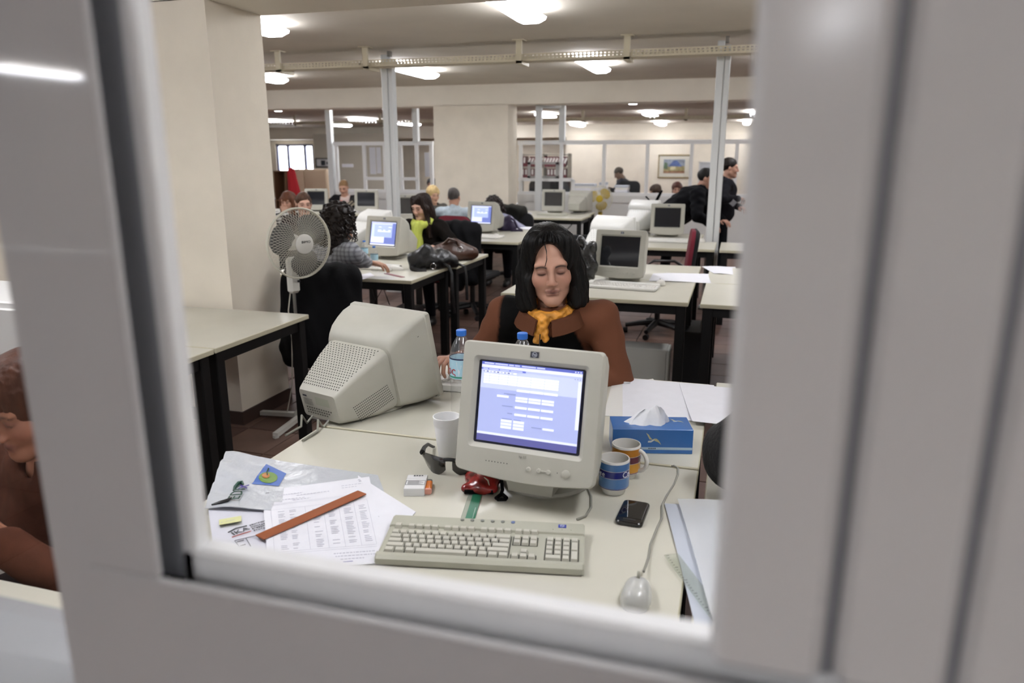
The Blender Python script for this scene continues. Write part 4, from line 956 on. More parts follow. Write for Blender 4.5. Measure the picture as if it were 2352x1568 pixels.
# ---------------------------------------------------------------- standing fans
def fan(label, loc, hub_z, face, blade_m, body_m, R=.20, tall=.6, wires=64, brand=True, legs_rot=.3, group='pedestal fans', pole_dx=0.):
    """face: heading of the air stream, 0 = along -Y"""
    t = thing('pedestal_fan', label, 'fan', (loc[0], loc[1], 0), face, group)
    H = Matrix.Translation((0, -.10, hub_z)); wire = M('fan_wire', 'd2cfbf', .4); back = .055
    def cage(name, front):
        wr = .0009 if brand else .0026; b = MB(); s = -1 if front else 1; n = wires
        for d in ((1, -1) if front else (1,)):
            for i in range(n):
                pts = []
                for k in range(7):
                    q = k / 6; r = .05 + (R - .05) * q; a = 2 * PI * i / n + d * .55 * q; z = s * (.055 * (1 - q ** 3) + .004)
                    pts.append(H @ Vector((r * math.cos(a), z, r * math.sin(a))))
                b.tube(pts, wr, 3, cap=False)
        ring = [H @ Vector((R * math.cos(2 * PI * k / 40), s * .006, R * math.sin(2 * PI * k / 40))) for k in range(41)]; b.tube(ring, .0055, 6)
        return tag(b.build(name, wire, t), kind='stuff') if False else b.build(name, wire, t)
    cage('front_guard', True); cage('rear_guard', False)
    b = MB(); b.loft([[H @ Vector((r * math.cos(2 * PI * j / 28), y, r * math.sin(2 * PI * j / 28))) for j in range(28)] for r, y in ((.058, -.052), (.058, -.062), (.05, -.067))], 0, True); b.build('hub_cap', white_plastic if brand else blade_m, t)
    if brand: text('BIMO', .020, M('print_black', '2a2a2a', .6), t, H @ Vector((.006, -.0685, .012)), (PI / 2, 0, 0), 'brand_print', .0003, sx=1.25)
    for k in range(3):
        b = MB(); secs = []; a0 = 2 * PI * k / 3 + .75
        for i in range(9):
            q = i / 8; rr = .045 + (R * .92 - .045) * q; half = (.40 + .56 * math.sin(PI * min(1, q * .85 + .12))) * (.85 if q < .9 else .6)
            secs.append([])
            for j in range(7):
                u = -1 + 2 * j / 6; a = a0 + half * u; secs[-1].append(H @ Vector((rr * math.cos(a), .012 * u * (1 - .3 * q), rr * math.sin(a))))
        b.loft(secs, 0, True, False, False); o = b.build('blade', blade_m, t); md = o.modifiers.new('thickness', 'SOLIDIFY'); md.thickness = .003
    b = MB(); b.loft([[H @ Vector((r * math.cos(2 * PI * j / 20), y, r * .95 * math.sin(2 * PI * j / 20))) for j in range(20)] for r, y in ((.03, .0), (.05, .06), (.052, .07), (.052, .13), (.04, .165), (.015, .175))], 0, True); b.build('motor', body_m, t)
    b = MB(); b.cbox((0, 0, hub_z - .20), (.07, .055, .22), .016); b.build('control_box', body_m, t)
    b = MB()
    for i in range(4): b.cbox((.02, -.03, hub_z - .17 - i * .022), (.016, .012, .013), .002)
    b.build('switches', black_plastic, t)
    b = MB(); b.tube([(0, 0, tall * .62), (0, 0, hub_z - .28)], .0105, 12); b.build('inner_pole', M('steel_pole', '8c8b86', .35, metal=.7), t)
    b = MB(); b.lathe([(.017, .03), (.017, tall * .6)], 16); b.build('outer_pole', body_m, t)
    b = MB(); b.lathe([(.024, tall * .57), (.026, tall * .6), (.024, tall * .66), (.016, tall * .68)], 16); b.build('collar', body_m, t)
    b = MB(); b.lathe([(.055, .012), (.055, .045), (.03, .075), (.02, .08)], 20); b.build('base_hub', body_m, t)
    for k in range(4):
        a = legs_rot + PI / 2 * k; b = MB(); b.bar((0, 0, .032), (.34 * math.cos(a), .34 * math.sin(a), .022), .034, .026); b.cbox((.335 * math.cos(a), .335 * math.sin(a), .012), (.03, .03, .024), .004); b.build('foot_bar', body_m, t)
    b = MB(); b.tube([(-.012, .02, hub_z - .3), (-.03, .03, hub_z - .42), (-.02, .03, hub_z - .6), (-.03, .05, hub_z - .9), (-.06, .1, .01)], .004, 6); b.build('cord', M('white_cord', 'c9c5b8', .5), t)
    return t
fb = at(690, 962, z=0); fc = math.atan2(.888, .457)
fan('white pedestal fan with grey blades beside the pillar', (fb.x + .02, fb.y), 1.125, fc, M('grey_blade', '5b5a58', .5), white_plastic, R=.205, legs_rot=.55)
p = at(1378, 470, y=12.35); fan('pedestal fan with yellow blades in front of the white partition', (p.x, 12.4), at(1373, 456, y=12.3).z, .05, M('yellow_blade', 'c7a92c', .45), M('yellow_plastic', 'c9ab45', .45), R=.205, wires=30, brand=False)

# ---------------------------------------------------------------- chairs
def chair(label, x, y, face, seat_m, shell_m, arms=True, back_z=(.58, .98), w=.43, group='office swivel chairs'):
    t = thing('office_chair', label, 'chair', (x, y, 0), face, group)
    b = MB(); b.cbox((0, 0, .43), (.46, .45, .06), .02); b.build('seat', seat_m, t)
    b = MB(); b.cbox((0, 0, .392), (.38, .36, .02), .005); b.build('seat_pan', shell_m, t)
    z0, z1 = back_z
    def bk(F):
        for zz in np.linspace(z0 + .06, z1 - .07, 4): F.cap((-w / 2 + .07, -.25 - .10 * (zz - z0), zz), (w / 2 - .07, -.25 - .10 * (zz - z0), zz), .052, .052, .04)
    b = MB(); secs = []
    for off, k in ((.026, .92), (.02, 1.), (-.012, 1.), (-.022, .95)):
        secs.append([(px * k, -.25 + off - .10 * (pz + .2), (z0 + z1) / 2 + pz * k) for px, pz in rrect(w, z1 - z0, .10, 5)])
    b.loft(secs[:2] + secs[2:], 0, True); b.build('backrest', seat_m, t)
    b = MB(); b.loft([[(px * k, -.25 + off - .10 * (pz + .2), (z0 + z1) / 2 + pz * k) for px, pz in rrect(w, z1 - z0, .10, 5)] for off, k in ((-.014, 1.01), (-.03, 1.), (-.05, .9))], 0, True); b.build('back_shell', shell_m, t)
    b = MB(); b.bar((0, -.16, .40), (0, -.30, .42), .06, .02); b.bar((0, -.29, .41), (0, -.28, z0 + .15), .06, .02); b.build('back_bracket', black_plastic, t)
    b = MB(); b.lathe([(.026, .1), (.026, .39)], 14); b.build('column', black_plastic, t)
    for k in range(5):
        a = 2 * PI * k / 5 + .3; c, s = math.cos(a), math.sin(a); b = MB(); b.tube([(0, 0, .115), (.16 * c, .16 * s, .10), (.29 * c, .29 * s, .075)], [.032, .026, .02], 8); b.build('base_arm', black_plastic, t)
        b = MB(); o = b.lathe([(.012, -.02), (.026, -.02), (.028, 0), (.026, .02), (.012, .02)], 12); b.xf(o, Matrix.Translation((.29 * c, .29 * s, .028)) @ Matrix.Rotation(a, 4, 'Z') @ Matrix.Rotation(PI / 2, 4, 'Y')); b.build('caster', black_plastic, t)
    if arms:
        for sx in (-1, 1): b = MB(); b.tube([(sx * .2, .02, .41), (sx * .27, .03, .43), (sx * .28, .10, .62), (sx * .27, .05, .655), (sx * .27, -.14, .655), (sx * .24, -.24, .6)], .014, 8); b.build('armrest', black_plastic, t)
    return t
cb = M('black_fabric', '121214', .9, bump=(200, .3, .002)); cr = M('maroon_fabric', '6b1828', .9, bump=(200, .3, .002))
def jacket(label, x, y, face, lo_z=.42, hi_z=1.0, w=.46, m=None):
    """jacket hung over a chair back"""
    t = thing('jacket', label, 'jacket', (x, y, 0), face, 'jackets hung on chairs')
    def f(F):
        F.cap((-w / 2 + .05, -.275, hi_z - .07), (w / 2 - .05, -.275, hi_z - .07), .075, .075, .05)
        for sx in (-1, 1): F.cap((sx * (w / 2 - .09), -.31, hi_z - .1), (sx * (w / 2 - .05), -.34, lo_z + .06), .075, .085, .06); F.cap((sx * (w / 2 - .02), -.30, hi_z - .1), (sx * (w / 2 + .02), -.33, lo_z + .12), .05, .04, .04)
        F.cap((0, -.31, hi_z - .1), (0, -.34, lo_z), .09, .09, .08)
        F.ell((0, -.18, .62), (w * .46, .09, .36), .02, True)
        F.warp(lambda X, Y, Z: .008 * np.sin(26 * X + 6 * Z) * np.sin(9 * Z + 14 * X) + .004 * np.sin(60 * X + 25 * Z))
    blob('cloth', f, (-.36, -.50, lo_z - .15), (.36, -.12, hi_z + .08), .012, m or M('black_jacket', '0b0b0e', .85, bump=(70, .4, .006), spec=.2), t)
    return t
chair('office chair under the scarf woman', -.735, 3.30, PI, cb, cb, False, back_z=(.5, .74))
chair('office chair of the striped-shirt woman, hidden by a black jacket', -2.62, 4.46, .30, cb, cb, False, back_z=(.55, .86))
jacket('long black jacket hung on the striped-shirt woman’s chair', -2.62, 4.46, .30, .30, .95, .46)
p = at(1020, 540, y=7.1); chair('maroon office chair of the lime-scarf woman', p.x - .05, 7.05, PI - .25, cr, cb, False, back_z=(.6, 1.02))
p = at(1072, 540, y=7.05); chair('office chair before the purple-bag desk', p.x, 7.2, -.12, cb, cb, False); jacket('black jacket on the empty chair before the purple-bag desk', p.x, 7.2, -.12, .40, 1.0, .44)
p = at(1583, 570, y=6.85); chair('maroon and black swivel chair seen side-on by the white post', p.x - .26, 6.9, PI / 2 + .1, cr, cb)
p = at(1460, 760, z=0); chair('black swivel chair tucked behind the dark-screened monitor', p.x - .42, 6.70, PI + .3, cb, cb, back_z=(.56, .90))
for lab, (x, y), fc_ in (('chair of the grey-haired man', (-3.60, 9.33), 0), ('chair of the person bowed behind the lit monitor', (-2.83, 9.48), PI), ('chair of the woman in the black vest', (-6.53, 11.78), PI + .2), ('chair of the auburn-haired woman', (-5.40, 8.38), PI + .15), ('chair of the woman with tied-back hair', (-4.5, 7.0), PI + .4), ('chair of the blonde woman', (-4.28, 10.34), PI + .8)):
    chair('black office ' + lab, x, y, fc_, cb, cb, False, back_z=(.56, .88))
p = at(1182, 505, y=9.6); jacket('dark jacket on the chair of the bowed person', p.x - .12, 9.5, PI, .6, .98, .44, M('olive_black', '1b1a14', .9))

# ---------------------------------------------------------------- computers and cables under the desks
def tower(label, x, y, rz, m, d=(.34, .19, .41)):
    t = thing('computer_tower', label, 'computer tower', (x, y, 0), rz); b = MB(); b.cbox((0, 0, d[2] / 2 + .01), d, .006); b.build('case', m, t)
    b = MB(); b.cbox((d[0] / 2 + .008, 0, d[2] / 2 + .01), (.018, d[1] - .004, d[2] - .006), .005); b.build('front_panel', m, t)
    b = MB(); b.box(-d[0] * .36, -d[0] * .26, -d[1] / 2 - .001, -d[1] / 2, .12, .2); b.build('side_catch', M('catch_grey', '6f7069', .5), t)
    for sx in (-1, 1):
        b = MB(); b.cbox((sx * d[0] * .35, 0, .006), (.03, d[1] * .8, .012), .002); b.build('foot', black_plastic, t)
a = at(1420, 865, y=5.02); c = at(1528, 868, y=5.02)
tower('pale grey computer tower on the floor behind the scarf woman', (a.x + c.x) / 2, 5.12, .0, M('tower_grey', 'b5b5ae', .5), (c.x - a.x, .19, at(1470, 803, y=5.02).z))
tower('black computer tower under the desk edge by the white post', at(1592, 800, y=5.3).x, 5.35, PI / 2, black_plastic, (.42, .18, .43))
tower('black computer tower under the striped-shirt woman’s desk', -2.55, 5.45, PI / 2, black_plastic)
def cord(label, pts, r=.004, m=None):
    b = MB(); b.tube(pts, r, 6); tag(b.build('cable', m or black_plastic), label, 'cable', 'loose cables')
cord('looped grey cable hanging between the two middle desks', [at(px, py, y=5.2) for px, py in ((1622, 705), (1612, 740), (1610, 765), (1618, 790), (1630, 800))], .006, M('grey_cable', '8b8a80', .5))
cord('thin black cable coiled beside the black tower', [at(px, py, y=5.15) for px, py in ((1622, 780), (1608, 790), (1604, 815), (1612, 835), (1625, 815), (1608, 805), (1602, 845))], .004)
cord('black cable hanging under the striped-shirt woman’s desk', [at(px, py, y=5.05) for px, py in ((855, 665), (862, 690), (857, 700), (880, 660), (895, 700))], .004)
cord('black cable trailing below the yellow-fan desk', [at(px, py, y=11.2) for px, py in ((1320, 508), (1300, 530), (1290, 545), (1270, 560))], .008)
cord('crossed cable below the yellow-fan desk', [at(px, py, y=11.25) for px, py in ((1240, 508), (1280, 535), (1300, 528))], .008)

# ---------------------------------------------------------------- desk clutter: sheets
def sheet(name, label, cat, corners, z=DZ + .001, mat=None, n=(1, 1), th=.0012, curl=None, marks=(), ink_m=None, group=None, wave=0.):
    """thin sheet through four picture positions TL, TR, BR, BL laid on the plane z; marks = (u0,v0,u1,v1[,mat])"""
    cs = [Vector(q) if len(q) == 3 else at(q[0], q[1], z=z) for q in corners]; c0 = sum(cs, Vector()) / 4; c0.z = z
    def uv(u, v, dz=0):
        p = (cs[0] * (1 - u) + cs[1] * u) * (1 - v) + (cs[3] * (1 - u) + cs[2] * u) * v - c0; h = curl(u, v) if curl else 0
        return Vector((p.x, p.y, p.z + h + dz))
    b = MB(); nx, ny = n
    g = lambda dz: [uv(i / nx, j / ny, dz) for j in range(ny + 1) for i in range(nx + 1)]
    K = (nx + 1) * (ny + 1); vs = g(th) + g(0); fs = []
    for j in range(ny):
        for i in range(nx):
            a = j * (nx + 1) + i; q = (a, a + nx + 1, a + nx + 2, a + 1); fs.append(q); fs.append(tuple(v + K for v in q[::-1]))
    for i in range(nx):
        fs.append((i, i + 1, i + 1 + K, i + K)); a = ny * (nx + 1) + i; fs.append((a + K, a + 1 + K, a + 1, a))
    for j in range(ny):
        a = j * (nx + 1); e = a + nx + 1; fs.append((a + K, e + K, e, a)); a += nx; e += nx; fs.append((a, e, e + K, a + K))
    b.add(vs, fs, 0, nx > 2); o = b.build(name, mat or paper, None, c0, angle=1.2); tag(o, label, cat, group)
    if marks:
        groups = {}
        for mk in marks: groups.setdefault(mk[4] if len(mk) > 4 else (ink_m or ink_pale), []).append(mk)
        for mm, L in groups.items():
            b = MB()
            for mk in L:
                u0, v0, u1, v1 = mk[:4]; k = 1 if nx < 3 else max(1, int((u1 - u0) * nx * 1.5))
                for i in range(k):
                    ua = u0 + (u1 - u0) * i / k; ub = u0 + (u1 - u0) * (i + 1) / k; b.add([uv(ua, v1, th + .0006), uv(ub, v1, th + .0006), uv(ub, v0, th + .0006), uv(ua, v0, th + .0006)], [(0, 1, 2, 3)])
            tag(b.build('print', mm, o), kind='stuff')
    return o, uv, c0
r = random.Random(11)
def table_marks():
    L = []
    for v in (.22, .235, .30, .82, .84): L.append((.06, v, .93, v + .0022))
    for u in (.06, .36, .52, .66, .80, .93): L.append((u, .30, u + .0025, .82))
    for u, w in ((.12, .07), (.22, .06), (.42, .07), (.56, .07), (.70, .08), (.84, .07)):
        for i in range(26):
            if r.random() < .72: L.append((u, .33 + i * .0185, u + w * r.uniform(.6, 1), .337 + i * .0185))
    for u, v, w in ((.12, .10, .24), (.30, .13, .3), (.17, .17, .2), (.26, .19, .16), (.72, .08, .2), (.72, .11, .14), (.55, .88, .36), (.56, .91, .36), (.60, .94, .2)): 
        x = u
        while x < u + w: k = r.uniform(.012, .03); L.append((x, v, min(x + k, u + w), v + .008)); x += k + .008
    L.append((.62, .965, .70, .972, M('blue_pen', '4a4fa0', .7)))
    L.append((.03, .04, .06, .05, M('staple', '606068', .4))); return L
foil = M('white_polybag', 'bcc0c6', .16, coat=.4, bump=(18, .35, .012), spec=.7)
def crk(u, v): return .006 * math.sin(9 * u + 5 * v) + .004 * math.sin(23 * u - 14 * v) + .004 * math.sin(31 * v + 6 * u) + .006
o, uvb, cB = sheet('plastic_bag', 'crinkled white plastic bag with green lettering and a pear picture', 'bag', [(*at(519, 1041, z=.768),), (*at(868, 1092, z=DZ + .0005),), (*at(905, 1190, z=DZ + .0005),), (*at(470, 1165, z=.764),)], mat=foil, n=(22, 14), th=.002, curl=lambda u, v: crk(u, v) * max(0., .8 - 2.2 * u))
def on_bag(u, v, dz=.0035): return uvb(u, v, dz)
def patch(parent, name, quad, mat, fn):
    b = MB(); K = 8
    for i in range(K):
        for j in range(K):
            P_ = lambda a, c: fn(*[(quad[0][k] * (1 - a) + quad[1][k] * a) * (1 - c) + (quad[3][k] * (1 - a) + quad[2][k] * a) * c for k in (0, 1)])
            b.add([P_(i / K, (j + 1) / K), P_((i + 1) / K, (j + 1) / K), P_((i + 1) / K, j / K), P_(i / K, j / K)], [(0, 1, 2, 3)])
    return b.build(name, mat, parent)
def bag_uv(px, py):
    u, v = .4, .5
    for _ in range(25):
        def pr(u, v):
            w = uvb(u, v, .002) + cB - Vector((0, 0, EYE)); k = w.dot(FW); return 1176 + F_PX * w.dot(RT) / k, 784 - F_PX * w.dot(UP) / k
        x, y = pr(u, v); e = 1e-3; xu, yu = pr(u + e, v); xv, yv = pr(u, v + e); a11, a12, a21, a22 = (xu - x) / e, (xv - x) / e, (yu - y) / e, (yv - y) / e; D = a11 * a22 - a12 * a21
        u += max(-.2, min(.2, ((px - x) * a22 - (py - y) * a12) / D)); v += max(-.2, min(.2, ((py - y) * a11 - (px - x) * a21) / D))
    return u, v
pic = patch(o, 'picture', [bag_uv(*q) for q in ((612, 1066), (658, 1088), (640, 1117), (578, 1112))], M('pic_blue', '4f6fb4', .3), lambda u, v: on_bag(u, v))
def oval(parent, name, pxs, m, dz=.0045):
    b = MB(); vs = [on_bag(*bag_uv(*q), dz) for q in pxs]; b.add(vs, [tuple(range(len(vs)))]); return b.build(name, m, parent)
def ovp(cx, cy, rx, ry, n=14): return [(cx + rx * math.cos(2 * PI * i / n), cy - ry * math.sin(2 * PI * i / n)) for i in range(n)]
oval(pic, 'pear_print', ovp(616, 1098, 22, 13), M('pic_green', '6f8f4a', .3)); oval(pic, 'pear_blush', ovp(611, 1094, 9, 6), M('pic_orange', 'b4763f', .3), dz=.0054)
oval(pic, 'stem_print', [(616, 1094), (615, 1086), (619, 1078), (616, 1077), (612, 1086), (613, 1094)][::-1], M('pic_stem', '2c4a30', .4), dz=.0060)
gm = M('bag_green', '23483c', .4); pm = M('bag_purple', '4b3f8c', .4)
pA = on_bag(*bag_uv(536, 1152), .007); pB = on_bag(*bag_uv(553, 1124), .007); ang = math.atan2((pB - pA).y, (pB - pA).x)
text('EDI', .044, gm, o, (pA + pB) / 2, (0, 0, ang), 'lettering'); text('x', .05, pm, o, on_bag(*bag_uv(557, 1122), .008), (0, 0, ang), 'lettering')
b = MB(); b.tube([on_bag(*bag_uv(*q), .006) for q in ((536, 1130), (541, 1120), (548, 1113), (556, 1111), (559, 1115))], [.0015, .005, .006, .006, .002], 6); b.build('arc_print', gm, o)
b = MB(); b.tube([on_bag(*bag_uv(*q), .006) for q in ((486, 1162), (505, 1157), (522, 1152), (532, 1146))], [.002, .005, .005, .002], 6); b.build('fold_edge', black_plastic, o)
# envelope with the institute's letterhead
o, uve, cE = sheet('envelope', 'white envelope printed IKA with a roof-shaped mark', 'envelope', [(*at(478, 1168, z=DZ + .0105),), (*at(700, 1120, z=DZ + .005),), (*at(730, 1306, z=DZ + .004),), (*at(500, 1330, z=DZ + .0095),)], z=DZ, mat=M('envelope_white', 'cfcfd8', .6))
def ang_of(px0, px1): a = at(*px0, z=DZ); c = at(*px1, z=DZ); return math.atan2(c.y - a.y, c.x - a.x)
LZ = DZ + .0122
def letter(s, px0, px1, mat, parent, c0, h, name='lettering', sx=1.):
    a = at(*px0, z=LZ); c = at(*px1, z=LZ); m_ = (a + c) / 2 - c0; return text(s, h, mat, parent, (m_.x, m_.y, m_.z), (0, 0, math.atan2(c.y - a.y, c.x - a.x)), name, sx=sx)
grey_ink = M('grey_ink', '55565a', .6)
def strip(px, w, mat, parent, c0, name): b = MB(); b.tube([at(*q, z=LZ) - c0 for q in px], w, 4); ob = b.build(name, mat, parent); return ob
strip(((524, 1222), (541, 1213), (567, 1207)), .0014, grey_ink, o, cE, 'roof_mark'); strip(((533, 1233), (577, 1219)), .0011, M('red_ink', 'b04a3a', .6), o, cE, 'red_rule')
letter('IKA', (533, 1226), (571, 1212), M('grey_ink', '55565a', .6), o, cE, .0235, sx=1.15)
for i, (s, a, c) in enumerate((('ΚΕΝΤΡΙΚΗ', (574, 1206), (608, 1196)), ('ΜΟΝΑΔΑ', (577, 1210), (608, 1202)), ('ΕΠΕΞΕΡΓ', (580, 1214), (610, 1206)), ('ΣΥΝΤΑΓ', (583, 1218), (612, 1211)))): letter(s, a, c, grey_ink, o, cE, .0078)
strip(((539, 1241), (552, 1256)), .0008, ink, o, cE, 'form_rule'); strip(((539, 1241), (620, 1222)), .0008, ink, o, cE, 'form_rule'); strip(((565, 1236), (576, 1253)), .0008, ink, o, cE, 'form_rule'); strip(((544, 1244), (560, 1240)), .0012, ink, o, cE, 'form_text'); strip(((552, 1252), (564, 1249)), .0012, ink, o, cE, 'form_text')
sheet('sticky_note', 'small yellow sticky note on the envelope', 'sticky note', [(503, 1194), (554, 1185), (555, 1202), (504, 1211)], z=LZ, mat=M('note_yellow', 'd6d7a0', .7), n=(4, 3), curl=lambda u, v: .006 * v * v, marks=((.1, .5, .14, .62), (.3, .45, .7, .5)))
sheet('paper_sheet', 'loose white sheet lying under the printed table sheet', 'paper', [(*at(690, 1130, z=DZ + .0085),), (*at(812, 1086, z=DZ + .0045),), (*at(955, 1176, z=DZ + .001),), (*at(870, 1275, z=DZ + .001),)], z=DZ)
sheet('paper_sheet', 'printed table sheet with columns of figures beneath the brown ruler', 'paper', [(*at(602, 1128, z=DZ + .015),), (*at(848, 1095, z=DZ + .006),), (*at(893, 1292, z=DZ + .0022),), (*at(617, 1309, z=DZ + .0125),)], z=DZ, marks=table_marks())
letter('2', (820, 1104), (832, 1102), ink_pale, o, cE, .018, 'handwritten_mark')
def ruler(name, label, p0, p1, w, mat, z, marks=None, th=.003, dip=0):
    a = at(*p0, z=z); c = at(*p1, z=z); m_ = (a + c) / 2; L = (c - a).length; t = thing(name, label, 'ruler', m_, math.atan2(c.y - a.y, c.x - a.x), None)
    if dip: t.rotation_euler = (0, dip, math.atan2(c.y - a.y, c.x - a.x))
    b = MB(); b.cbox((0, 0, th / 2), (L, w, th), min(.0012, th / 3)); b.build('strip', mat, t)
    if marks:
        b = MB(); n = int(L / .01)
        for i in range(n): x = -L / 2 + .006 + i * .01; b.add([(x - .0004 * 2, -w * .42, th + .0002), (x + .0008, -w * .42, th + .0002), (x + .0008, -w * (.30 if i % 5 else .2), th + .0002), (x - .0008, -w * (.30 if i % 5 else .2), th + .0002)], [(0, 1, 2, 3)])
        tag(b.build('graduations', marks, t), kind='stuff')
    return t, L
ruler('ruler', 'terracotta brown ruler lying across the printed sheet', (596, 1237), (832, 1130), .034, M('terracotta_plastic', '8e4a22', .45, noise=(10, .1)), DZ + .0135, dip=.012)
t, L = ruler('ruler', 'clear ruler with a green strip under the red pouch', (1072, 1200), (1098, 1115), .036, glass_sheet('clear_acrylic', tint='e6ece6', gloss=.1, haze=.12), DZ, th=.003)
b = MB(); b.box(-L / 2, L / 2, -.018, .006, .0031, .0034); b.build('green_strip', M('ruler_green', '1f6a4d', .4, noise=(30, .1)), t)
b = MB()
for i in range(12): b.add([(-L / 2 + .008 + i * .006 + a * .0012, -.012 + c * .001, .0036) for a, c in ((-1, -1), (1, -1), (1, 1), (-1, 1))], [(0, 1, 2, 3)])
tag(b.build('graduations', M('white_print', 'd0d8d0', .5), t), kind='stuff')
ruler('ruler', 'transparent ruler beside the plastic sleeves', (1541, 1274), (1660, 1432), .034, glass_sheet('clear_acrylic2', tint='f4f6f2', gloss=.06, haze=.06), DZ + .007, M('ruler_black', '30302e', .5))
ruler('ruler', 'red ruler on the striped-shirt woman’s desk', (886, 628), (926, 637), .035, M('red_plastic', '7a2228', .4), DZ)
sleeve_curl = lambda u, v: .004 + .004 * math.sin(5 * u + 7 * v)
sheet('plastic_sleeve', 'blue-white plastic sleeve lying by the mouse', 'plastic sleeve', [(1526, 1158), (1640, 1165), (1720, 1500), (1598, 1440)], z=DZ + .001, mat=M('sleeve_blue', 'bfc5d0', .2, coat=.3), n=(6, 8), curl=lambda u, v: .003 * math.sin(5 * v) + .002)
sheet('plastic_sleeve', 'clear plastic sleeve on top, nearer the dark bag', 'plastic sleeve', [(1556, 1150), (1680, 1160), (1730, 1430), (1640, 1440)], z=DZ + .008, mat=glass_sheet('sleeve_clear', rough=.12, gloss=.14, haze=.45), n=(8, 8), curl=lambda u, v: .006 * math.sin(4 * v + 2 * u) + .005)
for lab, cs, z in (('large white sheet behind the tissue box', [(1430, 868), (1640, 885), (1645, 968), (1430, 962)], .002), ('white sheet turned at an angle behind the tissue box', [(1405, 885), (1500, 870), (1560, 960), (1385, 955)], .0008), ('curled white sheet beside the sash, behind the tissue box', [(1560, 880), (1690, 892), (1680, 985), (1590, 975)], .004)):
    sheet('paper_sheet', lab, 'paper', cs, z=DZ + z, n=(6, 5), curl=(lambda u, v: .012 * v ** 3) if 'curled' in lab else None, mat=paper if 'angle' not in lab else paper2)
b = MB(); a = at(1388, 876, z=DZ + .006); c = at(1448, 879, z=DZ + .006); b.tube([a, a * .4 + c * .6, c * .97 + a * .03, c], [.004, .004, .0035, .001], 8); tag(b.build('pen', M('pen_white', 'c9c9c9', .3)), 'white and grey pen on the sheets by the scarf woman', 'pen')
for lab, cs, z in (('pale folder on the desk beside the small white mouse', [(1500, 628), (1640, 628), (1650, 650), (1490, 645)], DZ + .002), ('white sheet near the white post', [(1612, 612), (1690, 612), (1690, 630), (1640, 628)], DZ + .002), ('open papers on the purple-bag desk', [(1180, 521), (1240, 521), (1232, 527), (1170, 527)], DZ + .004), ('paper under the striped-shirt woman’s forearm', [(796, 640), (850, 625), (860, 632), (800, 655)], DZ + .004), ('papers before the woman in the black vest', [(775, 479), (850, 479), (845, 486), (770, 486)], DZ + .006), ('sheet on the yellow-fan desk', [(1200, 489), (1225, 488), (1222, 492), (1196, 493)], DZ + .002)):
    sheet('paper_sheet', lab, 'paper', cs, z=z, n=(4, 3), curl=lambda u, v: .004 * math.sin(5 * u))
# ---------------------------------------------------------------- small things on the front desks
def cyl_text(s, R, z, size, a0, mat, parent, step, name='lettering'):
    for i, ch in enumerate(s):
        a = a0 + i * step; text(ch, size, mat, parent, (R * math.sin(a), -R * math.cos(a), z), (PI / 2, 0, a), name, .0003)
def mug(label, x, y, rz, bands, word, wm, glaze, hand_a):
    t = thing('mug', label, 'mug', (x, y, DZ), rz, 'printed coffee mugs'); R = .0405; h = .098
    b = MB(); prof = [(.028, 0), (.031, .004), (.033, .012), (.0385, .020), (.0395, .022)]; b.lathe(prof + [(R, .028), (R, h - .002), (R - .001, h), (R - .0035, h), (R - .0042, h - .004), (R - .005, .03), (.02, .012), (.001, .011)], 36, m=0, cap=True)
    b.build('body', M('mug_white', 'd8d6d0', .2), t)
    for i, (z0, z1, c) in enumerate(bands): b = MB(); b.lathe([(R + .0003, z0), (R + .0003, z1)], 36, cap=False); b.build('band', M('glaze_' + c, c, .18, coat=.4), t)
    cyl_text(word, R + .0006, h * .63, .021, -2.25, wm, t, .30); cyl_text('Co', R + .0006, h * .63, .024, .75, wm, t, .36)
    b = MB(); c, s = math.cos(hand_a), math.sin(hand_a); pts = []
    for i in range(11): a = -PI / 2 + PI * i / 10; q = R - .003 + .026 * math.cos(a); pts.append((q * c, q * s, .055 + .03 * math.sin(a)))
    b.tube(pts, .0058, 10); b.build('handle', M('mug_white', 'd8d6d0', .2), t)
    b = MB(); b.lathe([(R - .0062, .042), (R - .0056, .055), (R - .0052, .068)], 24, cap=False); b.build('coffee_stain', M('coffee_stain', '8d7a5c', .5, noise=(14, .5)), t)
    b = MB(); b.lathe([(.001, .0345), (.033, .035)], 24); b.build('coffee_dregs', M('coffee_dregs', '5f4c33', .4), t)
wl = M('mug_letter', 'd9dde8', .3)
p = at(1409, 1128, z=DZ); mug('blue mug with coffee lettering beside the lit monitor', p.x, p.y, .15, [(.024, .052, '5a7fb0'), (.053, .072, '1c2370'), (.073, .092, '3b6aa0'), (.0215, .0235, '1c2370')], 'coffee', wl, None, 2.0)
p = at(1436, 1092, z=DZ); mug('orange mug with coffee stains behind the blue mug', p.x, p.y, .9, [(.024, .050, 'c98f2a'), (.051, .070, '5b2536'), (.071, .092, 'b0721f'), (.0215, .0235, '5b2536')], 'coffee', wl, None, -1.2)
